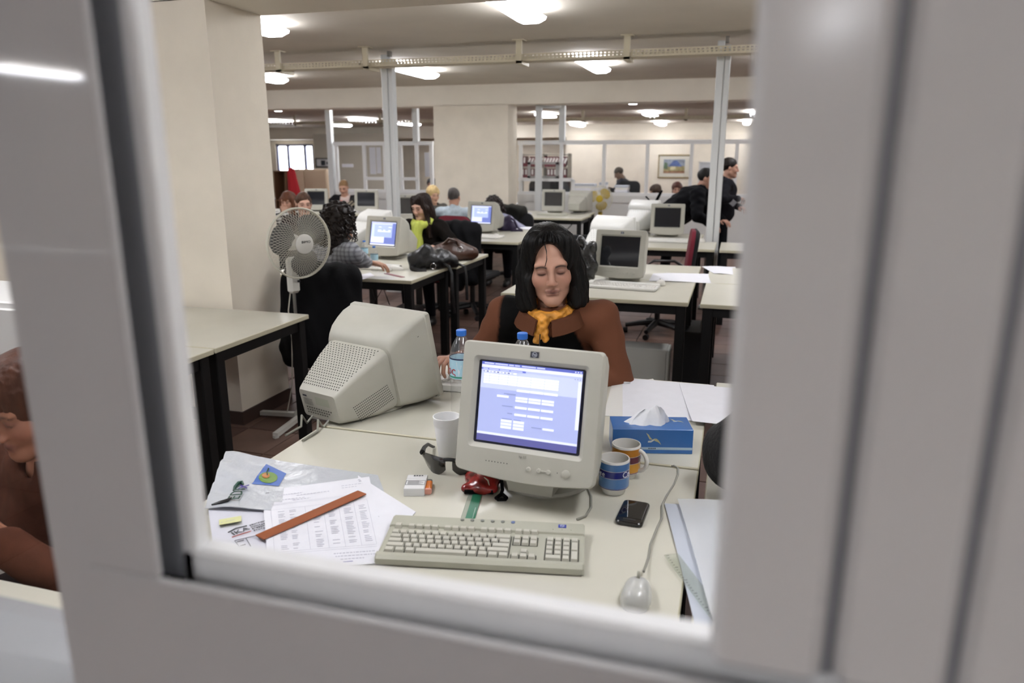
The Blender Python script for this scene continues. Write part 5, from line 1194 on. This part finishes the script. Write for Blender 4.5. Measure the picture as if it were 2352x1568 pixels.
# tissue box
a = at(1406, 1040, z=DZ); c = at(1590, 1043, z=DZ); a.z = c.z = DZ; rz = math.atan2(c.y - a.y, c.x - a.x); wB, dB, hB = (c - a).length, .115, .078; ctr = (a + c) / 2 + Vector((-math.sin(rz), math.cos(rz), 0)) * dB / 2
t = thing('tissue_box', 'blue tissue box printed with a flying seagull', 'tissue box', ctr, rz); b = MB(); b.cbox((0, 0, hB / 2), (wB, dB, hB), .0015); b.build('carton', M('tissue_blue', '2f66a8', .28, coat=.3, noise=(6, .12)), t)
b = MB(); b.box(-wB / 2 + .001, wB / 2 - .001, -dB / 2 - .0004, -dB / 2, .013, .021); b.build('stripe', M('stripe_pale', 'a9c0d0', .4), t)
b = MB(); [b.box(-.012 + i * .006, -.008 + i * .006, -dB / 2 - .0007, -dB / 2 - .0004, .0150, .0190) for i in range(4)]; tag(b.build('tiny_print', M('tiny_print', '3c4c63', .5), t), kind='stuff')
def gull(parent, M4, s):
    gm_ = M('gull_print', 'b9b58c', .5); gw = M('gull_white', 'c9d0cf', .5)
    for nm, poly, m in (('wing_print', [(0, 0), (-.012, .012), (-.02, .026), (-.034, .036), (-.024, .018), (-.016, .002)], gm_), ('wing_print', [(.002, .004), (.018, .006), (.03, -.004), (.042, -.026), (.026, -.012), (.01, -.006)], gm_), ('body_print', [(-.022, -.006), (-.008, -.004), (.012, .008), (.006, -.004), (-.008, -.014), (-.024, -.014)], gw)):
        b = MB(); b.add([M4 @ Vector((x * s, y * s, 0)) for x, y in poly], [tuple(range(len(poly)))[::-1]], 0); b.build(nm, m, parent)
gull(t, Matrix.Translation((.0, -dB / 2 - .0006, .045)) @ Matrix.Rotation(PI / 2, 4, 'X'), .62); gull(t, Matrix.Translation((.082, .018, hB + .0006)), .5)
b = MB(); secs = []; rt = random.Random(4)
for k in range(6):
    q = k / 5; row = []
    for j in range(26):
        a_ = 2 * PI * j / 26; ca, sa = math.cos(a_), math.sin(a_); rx = .066 * (1 - q) ** .8 + .024 * q; ry = .028 * (1 - q) + .004; f_ = 1 + .10 * math.sin(5 * a_ + 2 * q) + .05 * math.sin(9 * a_ - 3 * q)
        row.append((-.012 + .014 * q + rx * ca * f_, .004 + ry * sa * f_ + .006 * math.sin(3 * ca * 3 + q * 2), hB - .002 + q * (.050 + .008 * ca + .004 * math.sin(4 * ca))))
    secs.append(row)
b.loft(secs, 0, True); b.build('tissue', M('tissue_white', 'dcdde0', .9, bump=(50, .25, .004)), t, angle=1.2)
# mobile phone
a = at(1497, 1160, z=DZ); c = at(1433, 1154, z=DZ); d = at(1414, 1208, z=DZ); e = at(1468, 1216, z=DZ); m_ = (a + c + d + e) / 4; up_ = (a + c - d - e); rz = math.atan2(up_.y, up_.x) - PI / 2
t = thing('mobile_phone', 'black touchscreen phone lying beside the mouse cable', 'phone', (m_.x, m_.y, DZ), rz)
b = MB(); b.loft([[(x * k, y * k, z) for x, y in rrect(.068, .124, .013, 5)] for z, k in ((0, .92), (.003, 1.), (.0095, 1.), (.012, .96))], 0, True); b.build('case', M('phone_black', '0c0c0d', .25, coat=.3), t)
b = MB(); b.box(-.029, .029, -.038, .052, .0121, .0124); b.build('screen', M('phone_glass', '16171a', .04, spec=.8), t); b = MB(); b.cbox((0, -.046, .0123), (.03, .006, .001), .0004); b.build('button', M('phone_key', '2a2a2c', .3), t)
# foam cup
p = at(1028, 1048, z=DZ); t = thing('foam_cup', 'white foam cup behind the sunglasses', 'cup', (p.x, p.y, DZ)); b = MB()
b.lathe([(.026, 0), (.027, .002), (.0375, .098), (.0375, .101), (.0395, .104), (.0400, .123), (.0412, .125), (.0412, .129), (.0385, .129), (.0365, .10), (.025, .006), (.001, .005)], 36); b.build('shell', M('foam', 'efefef', .7, bump=(120, .15, .002)), t)
# cigarette pack and lighter
a = at(930, 1140, z=DZ); c = at(970, 1140, z=DZ); rz = math.atan2(c.y - a.y, c.x - a.x); t = thing('cigarette_pack', 'white cigarette pack with a printed warning box', 'cigarette pack', ((a.x + c.x) / 2 - math.sin(rz) * .04, (a.y + c.y) / 2 + math.cos(rz) * .044, DZ), rz)
cw = M('pack_white', 'd5d5d5', .4); b = MB(); b.cbox((0, -.012, .0115), (.055, .063, .023), .001); b.build('box', cw, t); b = MB(); b.cbox((0, .032, .0115), (.0555, .024, .0235), .001); b.build('lid', cw, t)
b = MB()
for x0, x1, y0, y1 in ((-.026, .026, .006, .0072), (-.026, .026, -.0212, -.020), (-.026, -.0248, -.0212, .0072), (.0248, .026, -.0212, .0072)): b.box(x0, x1, y0, y1, .0231, .0234)
for i in range(6): b.box(-.021, .021 - .006 * (i % 3), -.017 + i * .0038, -.0158 + i * .0038, .0231, .0233)
tag(b.build('warning_print', M('pack_print', '3a3a3e', .5), t), kind='stuff')
b = MB(); [b.box(-.010 + i * .007, -.005 + i * .007, .033 + .001 * (i % 2), .040, .0237, .0239) for i in range(4)]; tag(b.build('brand_marks', M('pack_print', '3a3a3e', .5), t), kind='stuff')
p = at(981, 1128, z=DZ); t = thing('lighter', 'small orange lighter beside the cigarette pack', 'lighter', (p.x, p.y + .01, DZ), rz + .05); b = MB(); b.loft([[(x, -.028 + y_, z + .0085) for x, z in rrect(.021, .0165, .006, 4)] for y_ in (0, .002, .05)], 0, True); b.build('body', M('lighter_orange', 'd5701d', .25, coat=.4), t)
b = MB(); b.loft([[(x, .022 + y_, z + .0085) for x, z in rrect(.019, .0145, .005, 4)] for y_ in (0, .012)], 0, True); b.build('cap', M('lighter_metal', '8b8b88', .3, metal=.8), t); b = MB(); b.loft([[(x * k, -.0285 + y_, z * k + .0085) for x, z in rrect(.021, .0165, .006, 4)] for y_, k in ((-.003, .9), (0, 1.01), (.004, 1.01))], 0, True); b.build('foot', M('lighter_pink', 'd99a88', .3), t)
# sunglasses
p = at(1032, 1094, z=DZ); t = thing('sunglasses', 'large dark sunglasses in front of the foam cup', 'sunglasses', (p.x - .002, p.y + .005, DZ), .22); t.scale = (1.2, 1.2, 1.25); lm = M('lens_dark', '17140e', .04, spec=.8, coat=.5)
def wrap(x): return 9.0 * x * x
for s in (-1, 1):
    b = MB(); secs = []
    for i in range(13):
        q = i / 12; x = s * (.008 + .064 * q); top = .047 - .006 * (1 - q) - .010 * q ** 3; hb = .042 * math.sin(PI * min(1., .18 + q * .80)) ** .8; bot = top - max(.010, hb * 1.05); y = wrap(x); th = .0018
        secs.append([(x, y - th, bot), (x, y - th - .004, (top + bot) / 2), (x, y - th, top), (x, y + th, top), (x, y - .002, (top + bot) / 2), (x, y + th, bot)])
    b.loft(secs if s > 0 else secs[::-1], 0, True); b.build('lens', lm, t, angle=1.)
    b = MB(); x = s * .072; b.tube([(x, wrap(.072), .036), (x * 1.02, wrap(.072) + .03, .036), (x, .12, .028), (x * .92, .155, .008), (x * .9, .165, .004)], [.007, .005, .004, .0035, .003], 8); b.build('temple', black_plastic, t)
b = MB(); b.tube([(-.012, .001, .038), (0, -.002, .040), (.012, .001, .038)], .0045, 8); b.build('bridge', black_plastic, t)
# red pouch with a wrist loop
p = at(1108, 1128, z=DZ); t = thing('pouch', 'red patterned pouch with black wrist loop under the lit monitor', 'pouch', (p.x, p.y, DZ), .25)
def pouch(F):
    F.ell((0, .045, .020), (.050, .062, .026), .01); F.cap((-.042, -.012, .014), (.030, -.014, .012), .015, .013, .02); F.half((0, 0, .003), (0, 0, -1)); F.warp(lambda X, Y, Z: .002 * np.sin(90 * X + 70 * Y))
blob('body', pouch, (-.09, -.06, -.01), (.09, .13, .07), .004, M('pouch_red', '8b1d1b', .25, noise=(28, .75), coat=.4), t)
b = MB(); b.loft([[(x, -.026, .004 + z * .7) for x, z in ((-.046, .0), (.03, 0), (.03, .016), (-.046, .016))], [(x, -.020, .004 + z * .7) for x, z in ((-.048, .0), (.032, 0), (.032, .02), (-.048, .02))]], 0, False); b.build('base_panel', black_cloth, t)
b = MB(); b.tube([(.05, .03, .02), (.055, -.01, .010), (.052, -.028, .006), (.040, -.052, .006), (.045, -.06, .006), (.066, -.058, .006), (.068, -.05, .006), (.056, -.028, .006)], .0048, 8); b.build('wrist_loop', black_cloth, t)
b = MB(); b.tube([(.005, -.002, .042), (.016, -.008, .036), (.02, -.018, .026)], [.001, .002, .001], 6); b.build('piping', M('pouch_piping', 'c9b9a9', .4), t)
# keyboard lead behind the monitor foot
cord('grey keyboard lead curving behind the monitor foot', [at(px, py, z=DZ + .004) for px, py in ((1325, 1192), (1345, 1185), (1358, 1165), (1358, 1140), (1348, 1115), (1335, 1100))], .003, M('grey_cable', '8b8a80', .5))
# bottles
clear = glass_sheet('clear_pet', rough=.06, gloss=.10, haze=.05)
def bottle(label, x, y, h, R, lab=None, word=None, group='plastic water bottles'):
    t = thing('water_bottle', label, 'bottle', (x, y, DZ), 0, group); b = MB(); prof = [(R * .6, .001), (R * .92, .006)]
    for i in range(9): prof += [(R * (.98 if i % 2 else .93), h * (.04 + .05 * i))]
    prof += [(R, h * .50), (R, h * .70), (R * .93, h * .76), (R * .72, h * .84), (R * .42, h * .915), (R * .33, h * .93), (R * .33, h * .95)]
    b.lathe(prof, 28); b.build('body', clear, t)
    b = MB(); b.lathe([(R * .40, h * .935), (R * .42, h * .94), (R * .42, h * .995), (R * .38, h)], 24); b.build('cap', M('cap_blue', '2f72d0', .35), t)
    if lab:
        b = MB(); b.lathe([(R * 1.012, h * .46), (R * 1.012, h * .685)], 28, cap=False); L_ = b.build('label', M('bottle_label', lab, .4), t)
        b = MB(); b.lathe([(R * 1.02, h * .68), (R * 1.02, h * .695)], 28, cap=False); b.build('label_rim', M('label_navy', '1b2350', .4), t)
        if word:
            b = MB(); b.lathe([(R * 1.016, h * .47), (R * 1.016, h * .49)], 28, cap=False); b.build('label_green', M('label_green', '3f8f7c', .4), t)
            b = MB(); n = 8; b.add([(R * 1.018 * math.sin(a), -R * 1.018 * math.cos(a), z) for a, z in ((-.9, h * .50), (.1, h * .50), (.35, h * .62), (-.1, h * .66), (-.6, h * .63), (-1., h * .60))], [(0, 1, 2, 3, 4, 5)]); b.build('label_mountain', M('label_white', 'd6dce6', .4), t)
            cyl_text(word, R * 1.03, h * .545, .036, -.85, M('label_red', 'b02a33', .4), t, .5)
    return t
p = at(1200, 764, z=DZ + .31); bottle('tall water bottle with blue cap behind the lit monitor', p.x, p.y, .31, .042)
p = at(1077, 789, z=DZ + .31); bottle('labelled water bottle with blue cap half behind the lit monitor', -.868, 2.30, .305, .042, 'a9cfe0', 'ος')
p = at(836, 552, z=DZ + .2); bottle('small labelled water bottle beside the striped-shirt woman', p.x, p.y, .2, .03, '3a5a92')
p = at(860, 563, z=DZ + .2); bottle('small water bottle next to the striped-shirt woman’s monitor', p.x + .02, p.y - .05, .2, .03, '2a4a8a')
# ---------------------------------------------------------------- bags
def bag(label, loc, rz, build, lo, hi, vox, m, name='bag'):
    t = thing('handbag', label, 'bag', loc, rz); blob('body', build, lo, hi, vox, m, t); return t
bl = M('black_leather', '0d0d10', .35, bump=(45, .5, .008), spec=.5); br = M('brown_leather', '3f2519', .4, bump=(40, .45, .008), noise=(9, .3))
p = at(975, 622, z=DZ)
def f1(F):
    F.ell((0, .02, .07), (.19, .12, .075), .04); F.cap((-.14, 0, .10), (-.05, .0, .155), .05, .045, .05); F.cap((-.15, -.02, .05), (-.16, -.03, .02), .05, .04, .04); F.cap((.08, .05, .08), (.17, .03, .03), .07, .05, .04); F.warp(lambda X, Y, Z: .006 * np.sin(34 * X + 20 * Z) * np.sin(28 * Y + 9 * X) + .003 * np.sin(75 * X - 40 * Z)); F.half((0, 0, .002), (0, 0, -1))
t = bag('slouchy black handbag with chrome ring on the striped-shirt woman’s desk', (p.x + .02, p.y + .14, DZ), .55, f1, (-.28, -.2, -.02), (.3, .25, .24), .008, bl)
b = MB(); b.tube([(-.02 + .022 * math.cos(2 * PI * i / 16), -.115, .035 + .022 * math.sin(2 * PI * i / 16)) for i in range(17)], .003, 6); b.build('ring', chrome, t)
b = MB(); b.tube([(.06, -.06, .05), (.10, -.14, .03), (.115, -.17, -.02), (.12, -.175, -.2), (.13, -.17, -.34)], .014, 6); b.build('strap', bl, t); b = MB(); b.tube([(.2, .0, .03), (.24, -.09, .02), (.245, -.11, -.05), (.25, -.11, -.25)], .012, 6); b.build('strap', bl, t)
b = MB(); b.tube([(-.17, -.06, .03), (-.19, -.10, .02), (-.13, -.14, .008), (-.08, -.14, .012)], .016, 6); b.build('handle', bl, t)
p = at(1030, 600, z=DZ)
def f2(F):
    F.ell((0, 0, .06), (.20, .10, .065), .04); F.cap((-.14, 0, .08), (-.02, 0, .15), .045, .035, .06); F.cap((.02, 0, .13), (.15, 0, .06), .045, .05, .05); F.warp(lambda X, Y, Z: .005 * np.sin(30 * X + 22 * Z) * np.sin(26 * Y)); F.half((0, 0, .002), (0, 0, -1))
t = bag('dark brown leather handbag with a ring on the yellow-scarf woman’s desk', (p.x + .02, p.y + .1, DZ), .25, f2, (-.28, -.18, -.02), (.28, .18, .24), .008, br)
b = MB(); b.tube([(-.10, -.03, .13), (-.04, -.06, .19), (.03, -.05, .17), (.06, -.06, .10)], .012, 6); b.build('handle', br, t)
b = MB(); b.tube([(.06 + .022 * math.cos(2 * PI * i / 16), -.085, .105 + .022 * math.sin(2 * PI * i / 16)) for i in range(17)], .003, 6); b.build('ring', chrome, t)
p = at(1322, 655, z=DZ)
def f3(F):
    F.ell((0, 0, .13), (.10, .09, .13), .04); F.cap((0, 0, .2), (.06, 0, .27), .05, .035, .05); F.cap((-.05, 0, .22), (-.02, 0, .30), .04, .03, .04); F.warp(lambda X, Y, Z: .010 * np.sin(48 * X + 20 * Z) * np.sin(44 * Z + 30 * Y) + .004 * np.sin(110 * X + 80 * Z)); F.half((0, 0, .002), (0, 0, -1))
bag('shiny crumpled black bag behind the scarf woman’s hair', (p.x + .03, p.y + .12, DZ), 0, f3, (-.18, -.16, -.02), (.18, .16, .36), .008, M('black_gloss', '08080a', .15, bump=(60, .8, .01), coat=.6))
p = at(1165, 530, z=DZ)
def f4(F): F.cap((-.09, 0, .05), (.06, 0, .05), .055, .06, .03); F.cap((-.06, 0, .12), (.02, 0, .16), .05, .03, .05); F.warp(lambda X, Y, Z: .005 * np.sin(45 * X + 20 * Z)); F.half((0, 0, .002), (0, 0, -1))
t = bag('purple handbag with an arched strap on the far desk', (p.x, p.y, DZ), 0, f4, (-.2, -.12, -.02), (.2, .12, .26), .01, M('purple_leather', '2b2140', .45, bump=(40, .4, .01)))
b = MB(); b.tube([(.02, 0, .17), (.09, 0, .13), (.14, -.01, .04), (.2, -.02, .014), (.06, -.06, .012)], .014, 6); b.build('strap', M('purple_leather', '2b2140', .45), t)
def f5(F): F.ell((0, 0, .11), (.14, .12, .12), .03); F.cap((0, 0, .2), (.05, .02, .27), .06, .04, .05); F.warp(lambda X, Y, Z: .006 * np.sin(40 * X + 25 * Z) * np.sin(36 * Y)); F.half((0, 0, .002), (0, 0, -1))
p = at(1608, 1150, z=DZ); bag('round dark fabric bag at the edge of the sash', (p.x + .135, p.y + .08, DZ), 0, f5, (-.22, -.2, -.02), (.22, .2, .36), .01, M('dark_fabric', '121214', .8, bump=(90, .6, .006)))
p = at(1505, 466, y=9.1); t = thing('bag_strap', 'black looped bag straps standing up on the white monitor', 'strap', (p.x, p.y - .05, p.z - .02))
b = MB(); b.tube([(-.11, 0, .10), (-.03, 0, .02), (.03, 0, .06), (.08, 0, .17), (.06, 0, .15), (.0, 0, .03)], .011, 6); b.build('strap', black_cloth, t)
# ---------------------------------------------------------------- the rear: glazed partitions, pillared office beyond
PY = 13.05
def glazed(name, xs, z0, z1, xa, xb, panel=True, y=PY):
    b = MB(); e = .028
    for x in xs: b.box(x - e, x + e, y - .03, y + .03, z0, z1)
    b.box(xa, xb, y - .034, y + .034, z1 - .04, z1 + .03); b.box(xa, xb, y - .034, y + .034, z0 - .04, z0 + .03); o = struct(name, b, partition_white)
    if panel: b = MB(); b.box(xa, xb, y - .02, y + .02, 0, z0 - .04); b.build('lower_panel', white_panel, o); b = MB(); b.box(xa, xb, y - .05, y + .04, z0 - .14, z0 - .02); b.build('trunking', white_panel, o)
    xs = sorted(xs)
    for p0, p1 in zip(xs, xs[1:]): b = MB(); b.box(p0 + e, p1 - e, y - .003, y + .003, z0, z1 - .03); b.build('pane', pane_glass, o)
    return o
gx = lambda px: at(px, 385, y=PY).x
zt, zs = at(1400, 326, y=PY).z, at(1400, 446, y=PY).z
w3 = glazed('window_3', [gx(p_) for p_ in (1196, 1289, 1387, 1486, 1587, 1690, 1790)], zs, zt, gx(1190), gx(1900))
for px_ in (1247, 1290): b = MB(); x = gx(px_); b.box(x - .05, x + .05, PY - .35 if px_ == 1247 else PY - .04, PY - .25 if px_ == 1247 else PY + .04, 0 if px_ == 1247 else zt, 2.66 if px_ == 1247 else 2.66); b.build('post', pole_m, w3)
b = MB(); b.bar((gx(1247), PY - .3, 2.45), (gx(1290), PY, 2.45), .05, .05); b.build('tie_rail', pole_m, w3)
b = MB()
xa, xb = gx(1192), gx(1318)
for z in (at(1250, 412, y=PY).z,): b.box(xa, xb, PY - .06, PY - .03, z - .03, z + .03)
b.box(xb - .03, xb + .03, PY - .06, PY - .03, zs, at(1250, 412, y=PY).z); b.build('hatch_rail', partition_white, w3)
b = MB(); hx0, hx1, hz0, hz1 = gx(1214), gx(1285), at(1250, 409, y=PY).z, at(1250, 372, y=PY).z
for q in ((hx0, hx0 + .05, hz0, hz1), (hx1 - .05, hx1, hz0, hz1), (hx0, hx1, hz0, hz0 + .04), (hx0, hx1, hz1 - .04, hz1)): b.box(q[0], q[1], PY - .07, PY - .04, q[2], q[3])
b.build('hatch_frame', M('hatch_grey', 'a7a6a4', .5), w3)
w4 = glazed('window_4', [gx(p_) for p_ in (775, 838, 885, 922, 958, 992)], zs, zt, gx(770), gx(996))
for px_ in (762, 958): b = MB(); x = gx(px_); b.box(x - .05, x + .05, PY - .05, PY + .05, 0 if px_ == 762 else zt, 2.66); b.build('post', pole_m, w4)
b = MB(); zq = at(900, 410, y=PY).z; b.box(gx(838), gx(958), PY - .05, PY - .02, zq - .03, zq + .03); b.build('transom', partition_white, w4)
b = MB(); b.box(gx(788), gx(814), PY - .04, PY - .032, at(800, 384, y=PY).z, at(800, 376, y=PY).z); b.build('door_sign', paper, w4)
for x0, x1, t_, bb in ((848, 862, 338, 400), (864, 874, 338, 398), (974, 985, 350, 405), (895, 905, 350, 395)):
    b = MB(); b.box(gx(x0), gx(x1), PY + .03, PY + .036, at(850, bb, y=PY).z, at(850, t_, y=PY).z); b.build('notice', paper, w4)
t = thing('cabinet', 'white cabinet seen through the side pane behind the brown-jacketed person', 'cabinet', (-2.3, 1.80, 0)); b = MB(); b.cbox((0, 0, .6), (.8, .3, 1.2), .005); b.build('body', white_panel, t)
for sx in (-1, 1): b = MB(); b.cbox((sx * .198, -.155, .6), (.385, .016, 1.16), .003); d_ = b.build('door', white_panel, t); b = MB(); b.cbox((-sx * .15, -.014, .1), (.012, .02, .1), .002); b.build('handle', chrome, d_, (sx * .198, -.155, .6))
# cupboards, coat stand
cy = 13.3; beige = M('cupboard_beige', 'b9a48c', .6); brownw = M('shelf_brown', '6f5138', .6)
for i, (a_, c_, n) in enumerate(((664, 700, 'tall beige cupboard behind the red coat'), (701, 750, 'tall beige cupboard below the framed poster'))):
    x0, x1 = at(a_, 430, y=cy).x, at(c_, 430, y=cy).x; zt_ = at(700, 389, y=cy).z; t = thing('cupboard', n, 'cupboard', ((x0 + x1) / 2, cy + .2, 0)); w_ = (x1 - x0) / 2
    b = MB(); b.box(-w_, w_, -.18, .2, 0, zt_); b.build('carcass', beige, t)
    b = MB(); b.cbox((0, -.19, zt_ / 2), (2 * w_ - .02, .018, zt_ - .04), .003); d_ = b.build('door', beige, t); b = MB(); b.cbox((w_ - .06, -.205, zt_ * .55), (.012, .015, .12), .002); b.build('handle', chrome, d_)
x0, x1 = at(628, 430, y=cy).x, at(656, 430, y=cy).x; t = thing('bookshelf', 'low brown wooden shelf beside the big pillar', 'shelf', ((x0 + x1) / 2, cy + .2, 0)); w_ = (x1 - x0) / 2; hh = at(640, 392, y=cy).z
for nm, q in (('side_panel', (-w_, -w_ + .02, -.17, .17, 0, hh)), ('side_panel', (w_ - .02, w_, -.17, .17, 0, hh)), ('back_panel', (-w_, w_, .15, .17, 0, hh)), ('shelf_board', (-w_, w_, -.17, .17, .3, .32)), ('shelf_board', (-w_, w_, -.17, .17, .75, .77)), ('top_board', (-w_, w_, -.17, .17, hh - .02, hh))): b = MB(); b.box(*q); b.build(nm, brownw, t)
p = at(676, 430, y=12.9); t = thing('coat_stand', 'slim coat stand holding the red coat', 'coat stand', (p.x, 12.9, 0)); zc = at(676, 388, y=12.9).z
b = MB(); b.lathe([(.02, 0), (.018, zc)], 10); b.build('pole', black_plastic, t)
for k in range(4): a = PI / 2 * k + .4; b = MB(); b.tube([(0, 0, zc - .04), (.08 * math.cos(a), .08 * math.sin(a), zc - .02), (.12 * math.cos(a), .12 * math.sin(a), zc + .03)], .008, 6); b.build('hook', black_plastic, t); b = MB(); b.bar((0, 0, .05), (.24 * math.cos(a), .24 * math.sin(a), .015), .025, .025); b.build('foot', black_plastic, t)
t = thing('coat', 'bright red coat hanging on the coat stand', 'coat', (p.x, 12.9, 0))
blob('cloth', lambda F: (F.cap((0, -.04, zc - .03), (.05, -.05, zc - .8), .06, .15, .06), F.cap((-.02, -.04, zc - .1), (-.06, -.05, zc - .75), .07, .08, .05), F.warp(lambda X, Y, Z: .012 * np.sin(40 * X + 5 * Z))), (-.3, -.28, zc - 1.05), (.35, .2, zc + .1), .018, M('coat_red', 'a0131d', .85, bump=(40, .3, .01)), t)
p = at(781, 463, y=11.2); t = thing('flower', 'small red flower on the vest woman’s desk', 'flower', (p.x, 11.2, DZ)); b = MB(); b.lathe([(.03, 0), (.035, .07)], 12); b.build('pot', white_panel, t); b = MB(); b.tube([(0, 0, .06), (.01, 0, .14)], .004, 5); b.build('stem', M('leaf_green', '3f6b3a', .6), t); b = MB()
for k in range(5): b.ell((.01 + .022 * math.cos(1.26 * k), .022 * math.sin(1.26 * k), .155), (.022, .022, .015), 8, 5)
b.build('petals', M('petal_red', 'd23a22', .5), t)
# bookcase with red binders in the rear office
BYY = 19.0; x0, x1 = at(1192, 380, y=BYY).x, at(1306, 380, y=BYY).x; ztop = at(1250, 357, y=BYY).z; t = thing('bookcase', 'open bookcase full of binders behind the partition glass', 'bookcase', ((x0 + x1) / 2, BYY + .18, 0)); w_ = (x1 - x0) / 2
for q in ((-w_, -w_ + .03), (w_ - .03, w_), (-.015, .015)): b = MB(); b.box(q[0], q[1], -.18, .18, 0, ztop + .05); b.build('upright', M('case_grey', '8b8578', .6), t)
zz = [at(1250, q, y=BYY).z for q in (411, 384.5)] + [.5, ztop + .02]
for z in zz: b = MB(); b.box(-w_, w_, -.18, .18, z - .015, z + .012); b.build('shelf_board', M('case_grey', '8b8578', .6), t)
ORD = 'first second third fourth fifth sixth seventh eighth ninth tenth eleventh twelfth thirteenth fourteenth fifteenth'.split()
bred = M('binder_red', '5e1624', .5); bsp = M('binder_label', 'd2d0cc', .6); bm_ = None
def binder_mesh(h):
    b = MB(); b.box(-.035, .035, -.14, .12, 0, h, 0); b.box(-.022, .022, -.142, -.139, h * .35, h * .9, 1); return b.mesh('binder', [bred, bsp])
m0 = binder_mesh(zz[3] - zz[1] - .06); m1 = binder_mesh(zz[1] - zz[0] - .05)
for s_, (me_, zb, n_, tilt_) in enumerate(((m0, zz[1] + .012, 15, .42), (m1, zz[0] + .012, 14, 0))):
    for i in range(n_):
        if s_ == 1 and 3 < i < 8: continue
        x = -w_ + .1 + (2 * w_ - .2) * i / (n_ - 1) - (.05 if tilt_ else 0); k = put('binder', me_, None, ((x0 + x1) / 2 + x, BYY + .16, zb + .012), (0, tilt_ * (1 if i > 1 else .2), 0)); tag(k, ORD[i] + (' leaning' if s_ == 0 else ' upright') + ' red binder from the pillar end, %s shelf of the far bookcase' % ('upper' if s_ == 0 else 'lower'), 'binder', ('leaning binders, upper shelf' if s_ == 0 else 'upright binders, lower shelf'))
# framed picture and poster on the walls beyond
def framed(label, px0, py0, px1, py1, y, rz, fm, mat_m, cols, name='framed_picture'):
    a = at(px0, py0, y=y); c = at(px1, py1, y=y); w_, h_ = (c.x - a.x) / 2, (a.z - c.z) / 2; t = thing(name, label, 'picture', ((a.x + c.x) / 2, y, (a.z + c.z) / 2), rz); e = .035
    for q in ((-w_, w_, h_ - e, h_), (-w_, w_, -h_, -h_ + e), (-w_, -w_ + e, -h_, h_), (w_ - e, w_, -h_, h_)): b = MB(); b.box(q[0], q[1], -.03, 0, q[2], q[3]); b.build('frame_rail', fm, t)
    b = MB(); b.box(-w_ + e, w_ - e, -.012, -.004, -h_ + e, h_ - e); b.build('mount', mat_m, t)
    k = 0
    for poly, c_ in cols: k += 1; b = MB(); b.add([(u * w_, -.0125 - k * .0012, v * h_) for u, v in poly], [tuple(range(len(poly)))], 0); b.build('print', M('art_' + c_, c_, .6, noise=(9, .35)), t)
yw = 24.9
b = MB(); b.box(at(1300, 350, y=yw).x, at(1900, 350, y=yw).x, yw, yw + .12, 0, 2.3); struct('wall_rear_office', b, plaster)
framed('gold-framed landscape with a blue mountain on the rear wall', 1513, 355, 1584, 409, yw - .002, 0, M('gold_frame', '8f7b4a', .4), M('mount_white', 'cfccc0', .7), [([(-.66, -.58), (.66, -.58), (.66, .60), (-.66, .60)], '8a93a0'), ([(-.66, -.58), (.66, -.58), (.66, .0), (.2, .1), (-.3, -.05), (-.66, .05)], '9a8f62'), ([(-.35, .0), (.5, -.02), (.15, .52), (-.05, .48)], '4f6599'), ([(-.66, -.58), (.66, -.58), (.66, -.38), (-.66, -.42)], '93684c'), ([(-.25, -.3), (.1, -.32), (.1, -.02), (-.2, .0)], 'c7bf9a'), ([(-.66, -.2), (-.4, -.25), (-.42, .3), (-.62, .35)], '4f6650')])
framed('white-framed print near the white post on the rear wall', 1606, 371, 1650, 420, yw - .002, 0, M('frame_white', 'd2d2d2', .5), M('mount_grey', 'b5b8bc', .7), [([(-.5, -.5), (.5, -.5), (.5, .5), (-.5, .5)], 'a7aeb4')])
framed('black-framed poster with lettering on the far wall', 725, 363, 775, 384, 24.0, 0, M('frame_black', '222222', .5), M('poster_white', 'c9c9c9', .7), [([(-.5, -.6), (-.1, -.6), (-.1, .5), (-.5, .5)], '30343a'), ([(0, -.4), (.7, -.4), (.7, .2), (0, .2)], '50545a')])
b = MB(); b.box(at(726, 370, y=24.1).x, at(900, 370, y=24.1).x, 24.01, 24.2, 0, 2.4); struct('wall_far_office', b, M('grey_wall', 'b5aea0', .8))
# low dark furniture seen through the partition
def lump(label, cat, px, py, y, r_, m, name):
    p = at(px, py, y=y); t = thing(name, label, cat, (p.x, y, 0)); return t, p
for lab, px_, py_, y_ in (('dark chair back behind the hatch glass', 1232, 434, 13.9), ('dark padded chair behind the hatch, by the post', 1278, 430, 14.7), ('dark chair beside the stooping person', 1440, 436, 14.6)):
    p = at(px_, py_, y=y_); chair(lab, p.x, y_, PI, cb, cb, False, back_z=(.7, p.z + .16))
for lab, a_, c_, tp in (('rear-office desk stacked with papers', 1300, 1385, 440), ('rear-office desk behind the partition, in front of the stooping person', 1392, 1470, 440)):
    xa, xb = at(a_, 440, y=14.2).x, at(c_, 440, y=14.2).x; desk(xa, xb, 13.9, 14.5, lab)
for lab, x0, x1, y0, y1 in (('heap of pale papers on the rear-office desk', 1318, 1370, 428, 446), ('grey paper tray behind the partition', 1412, 1444, 432, 446), ('second heap of papers beside the stooping person', 1376, 1395, 425, 446)):
    a = at(x0, y1, y=14.1); c = at(x1, y0, y=14.1); t = thing('paper_stack', lab, 'paper stack', ((a.x + c.x) / 2, 14.15, DZ)); n = 9; rr = random.Random(x0)
    for i in range(n):
        b = MB(); zt_ = (c.z + .05 - DZ) / n; b.cbox((rr.uniform(-.02, .02), 0, zt_ * (i + .5)), ((c.x - a.x) * rr.uniform(.8, 1), .26, zt_ * .96), .003); b.build('bundle', (paper, paper2, M('paper_grey', 'a9adb5', .8))[i % 3], t)
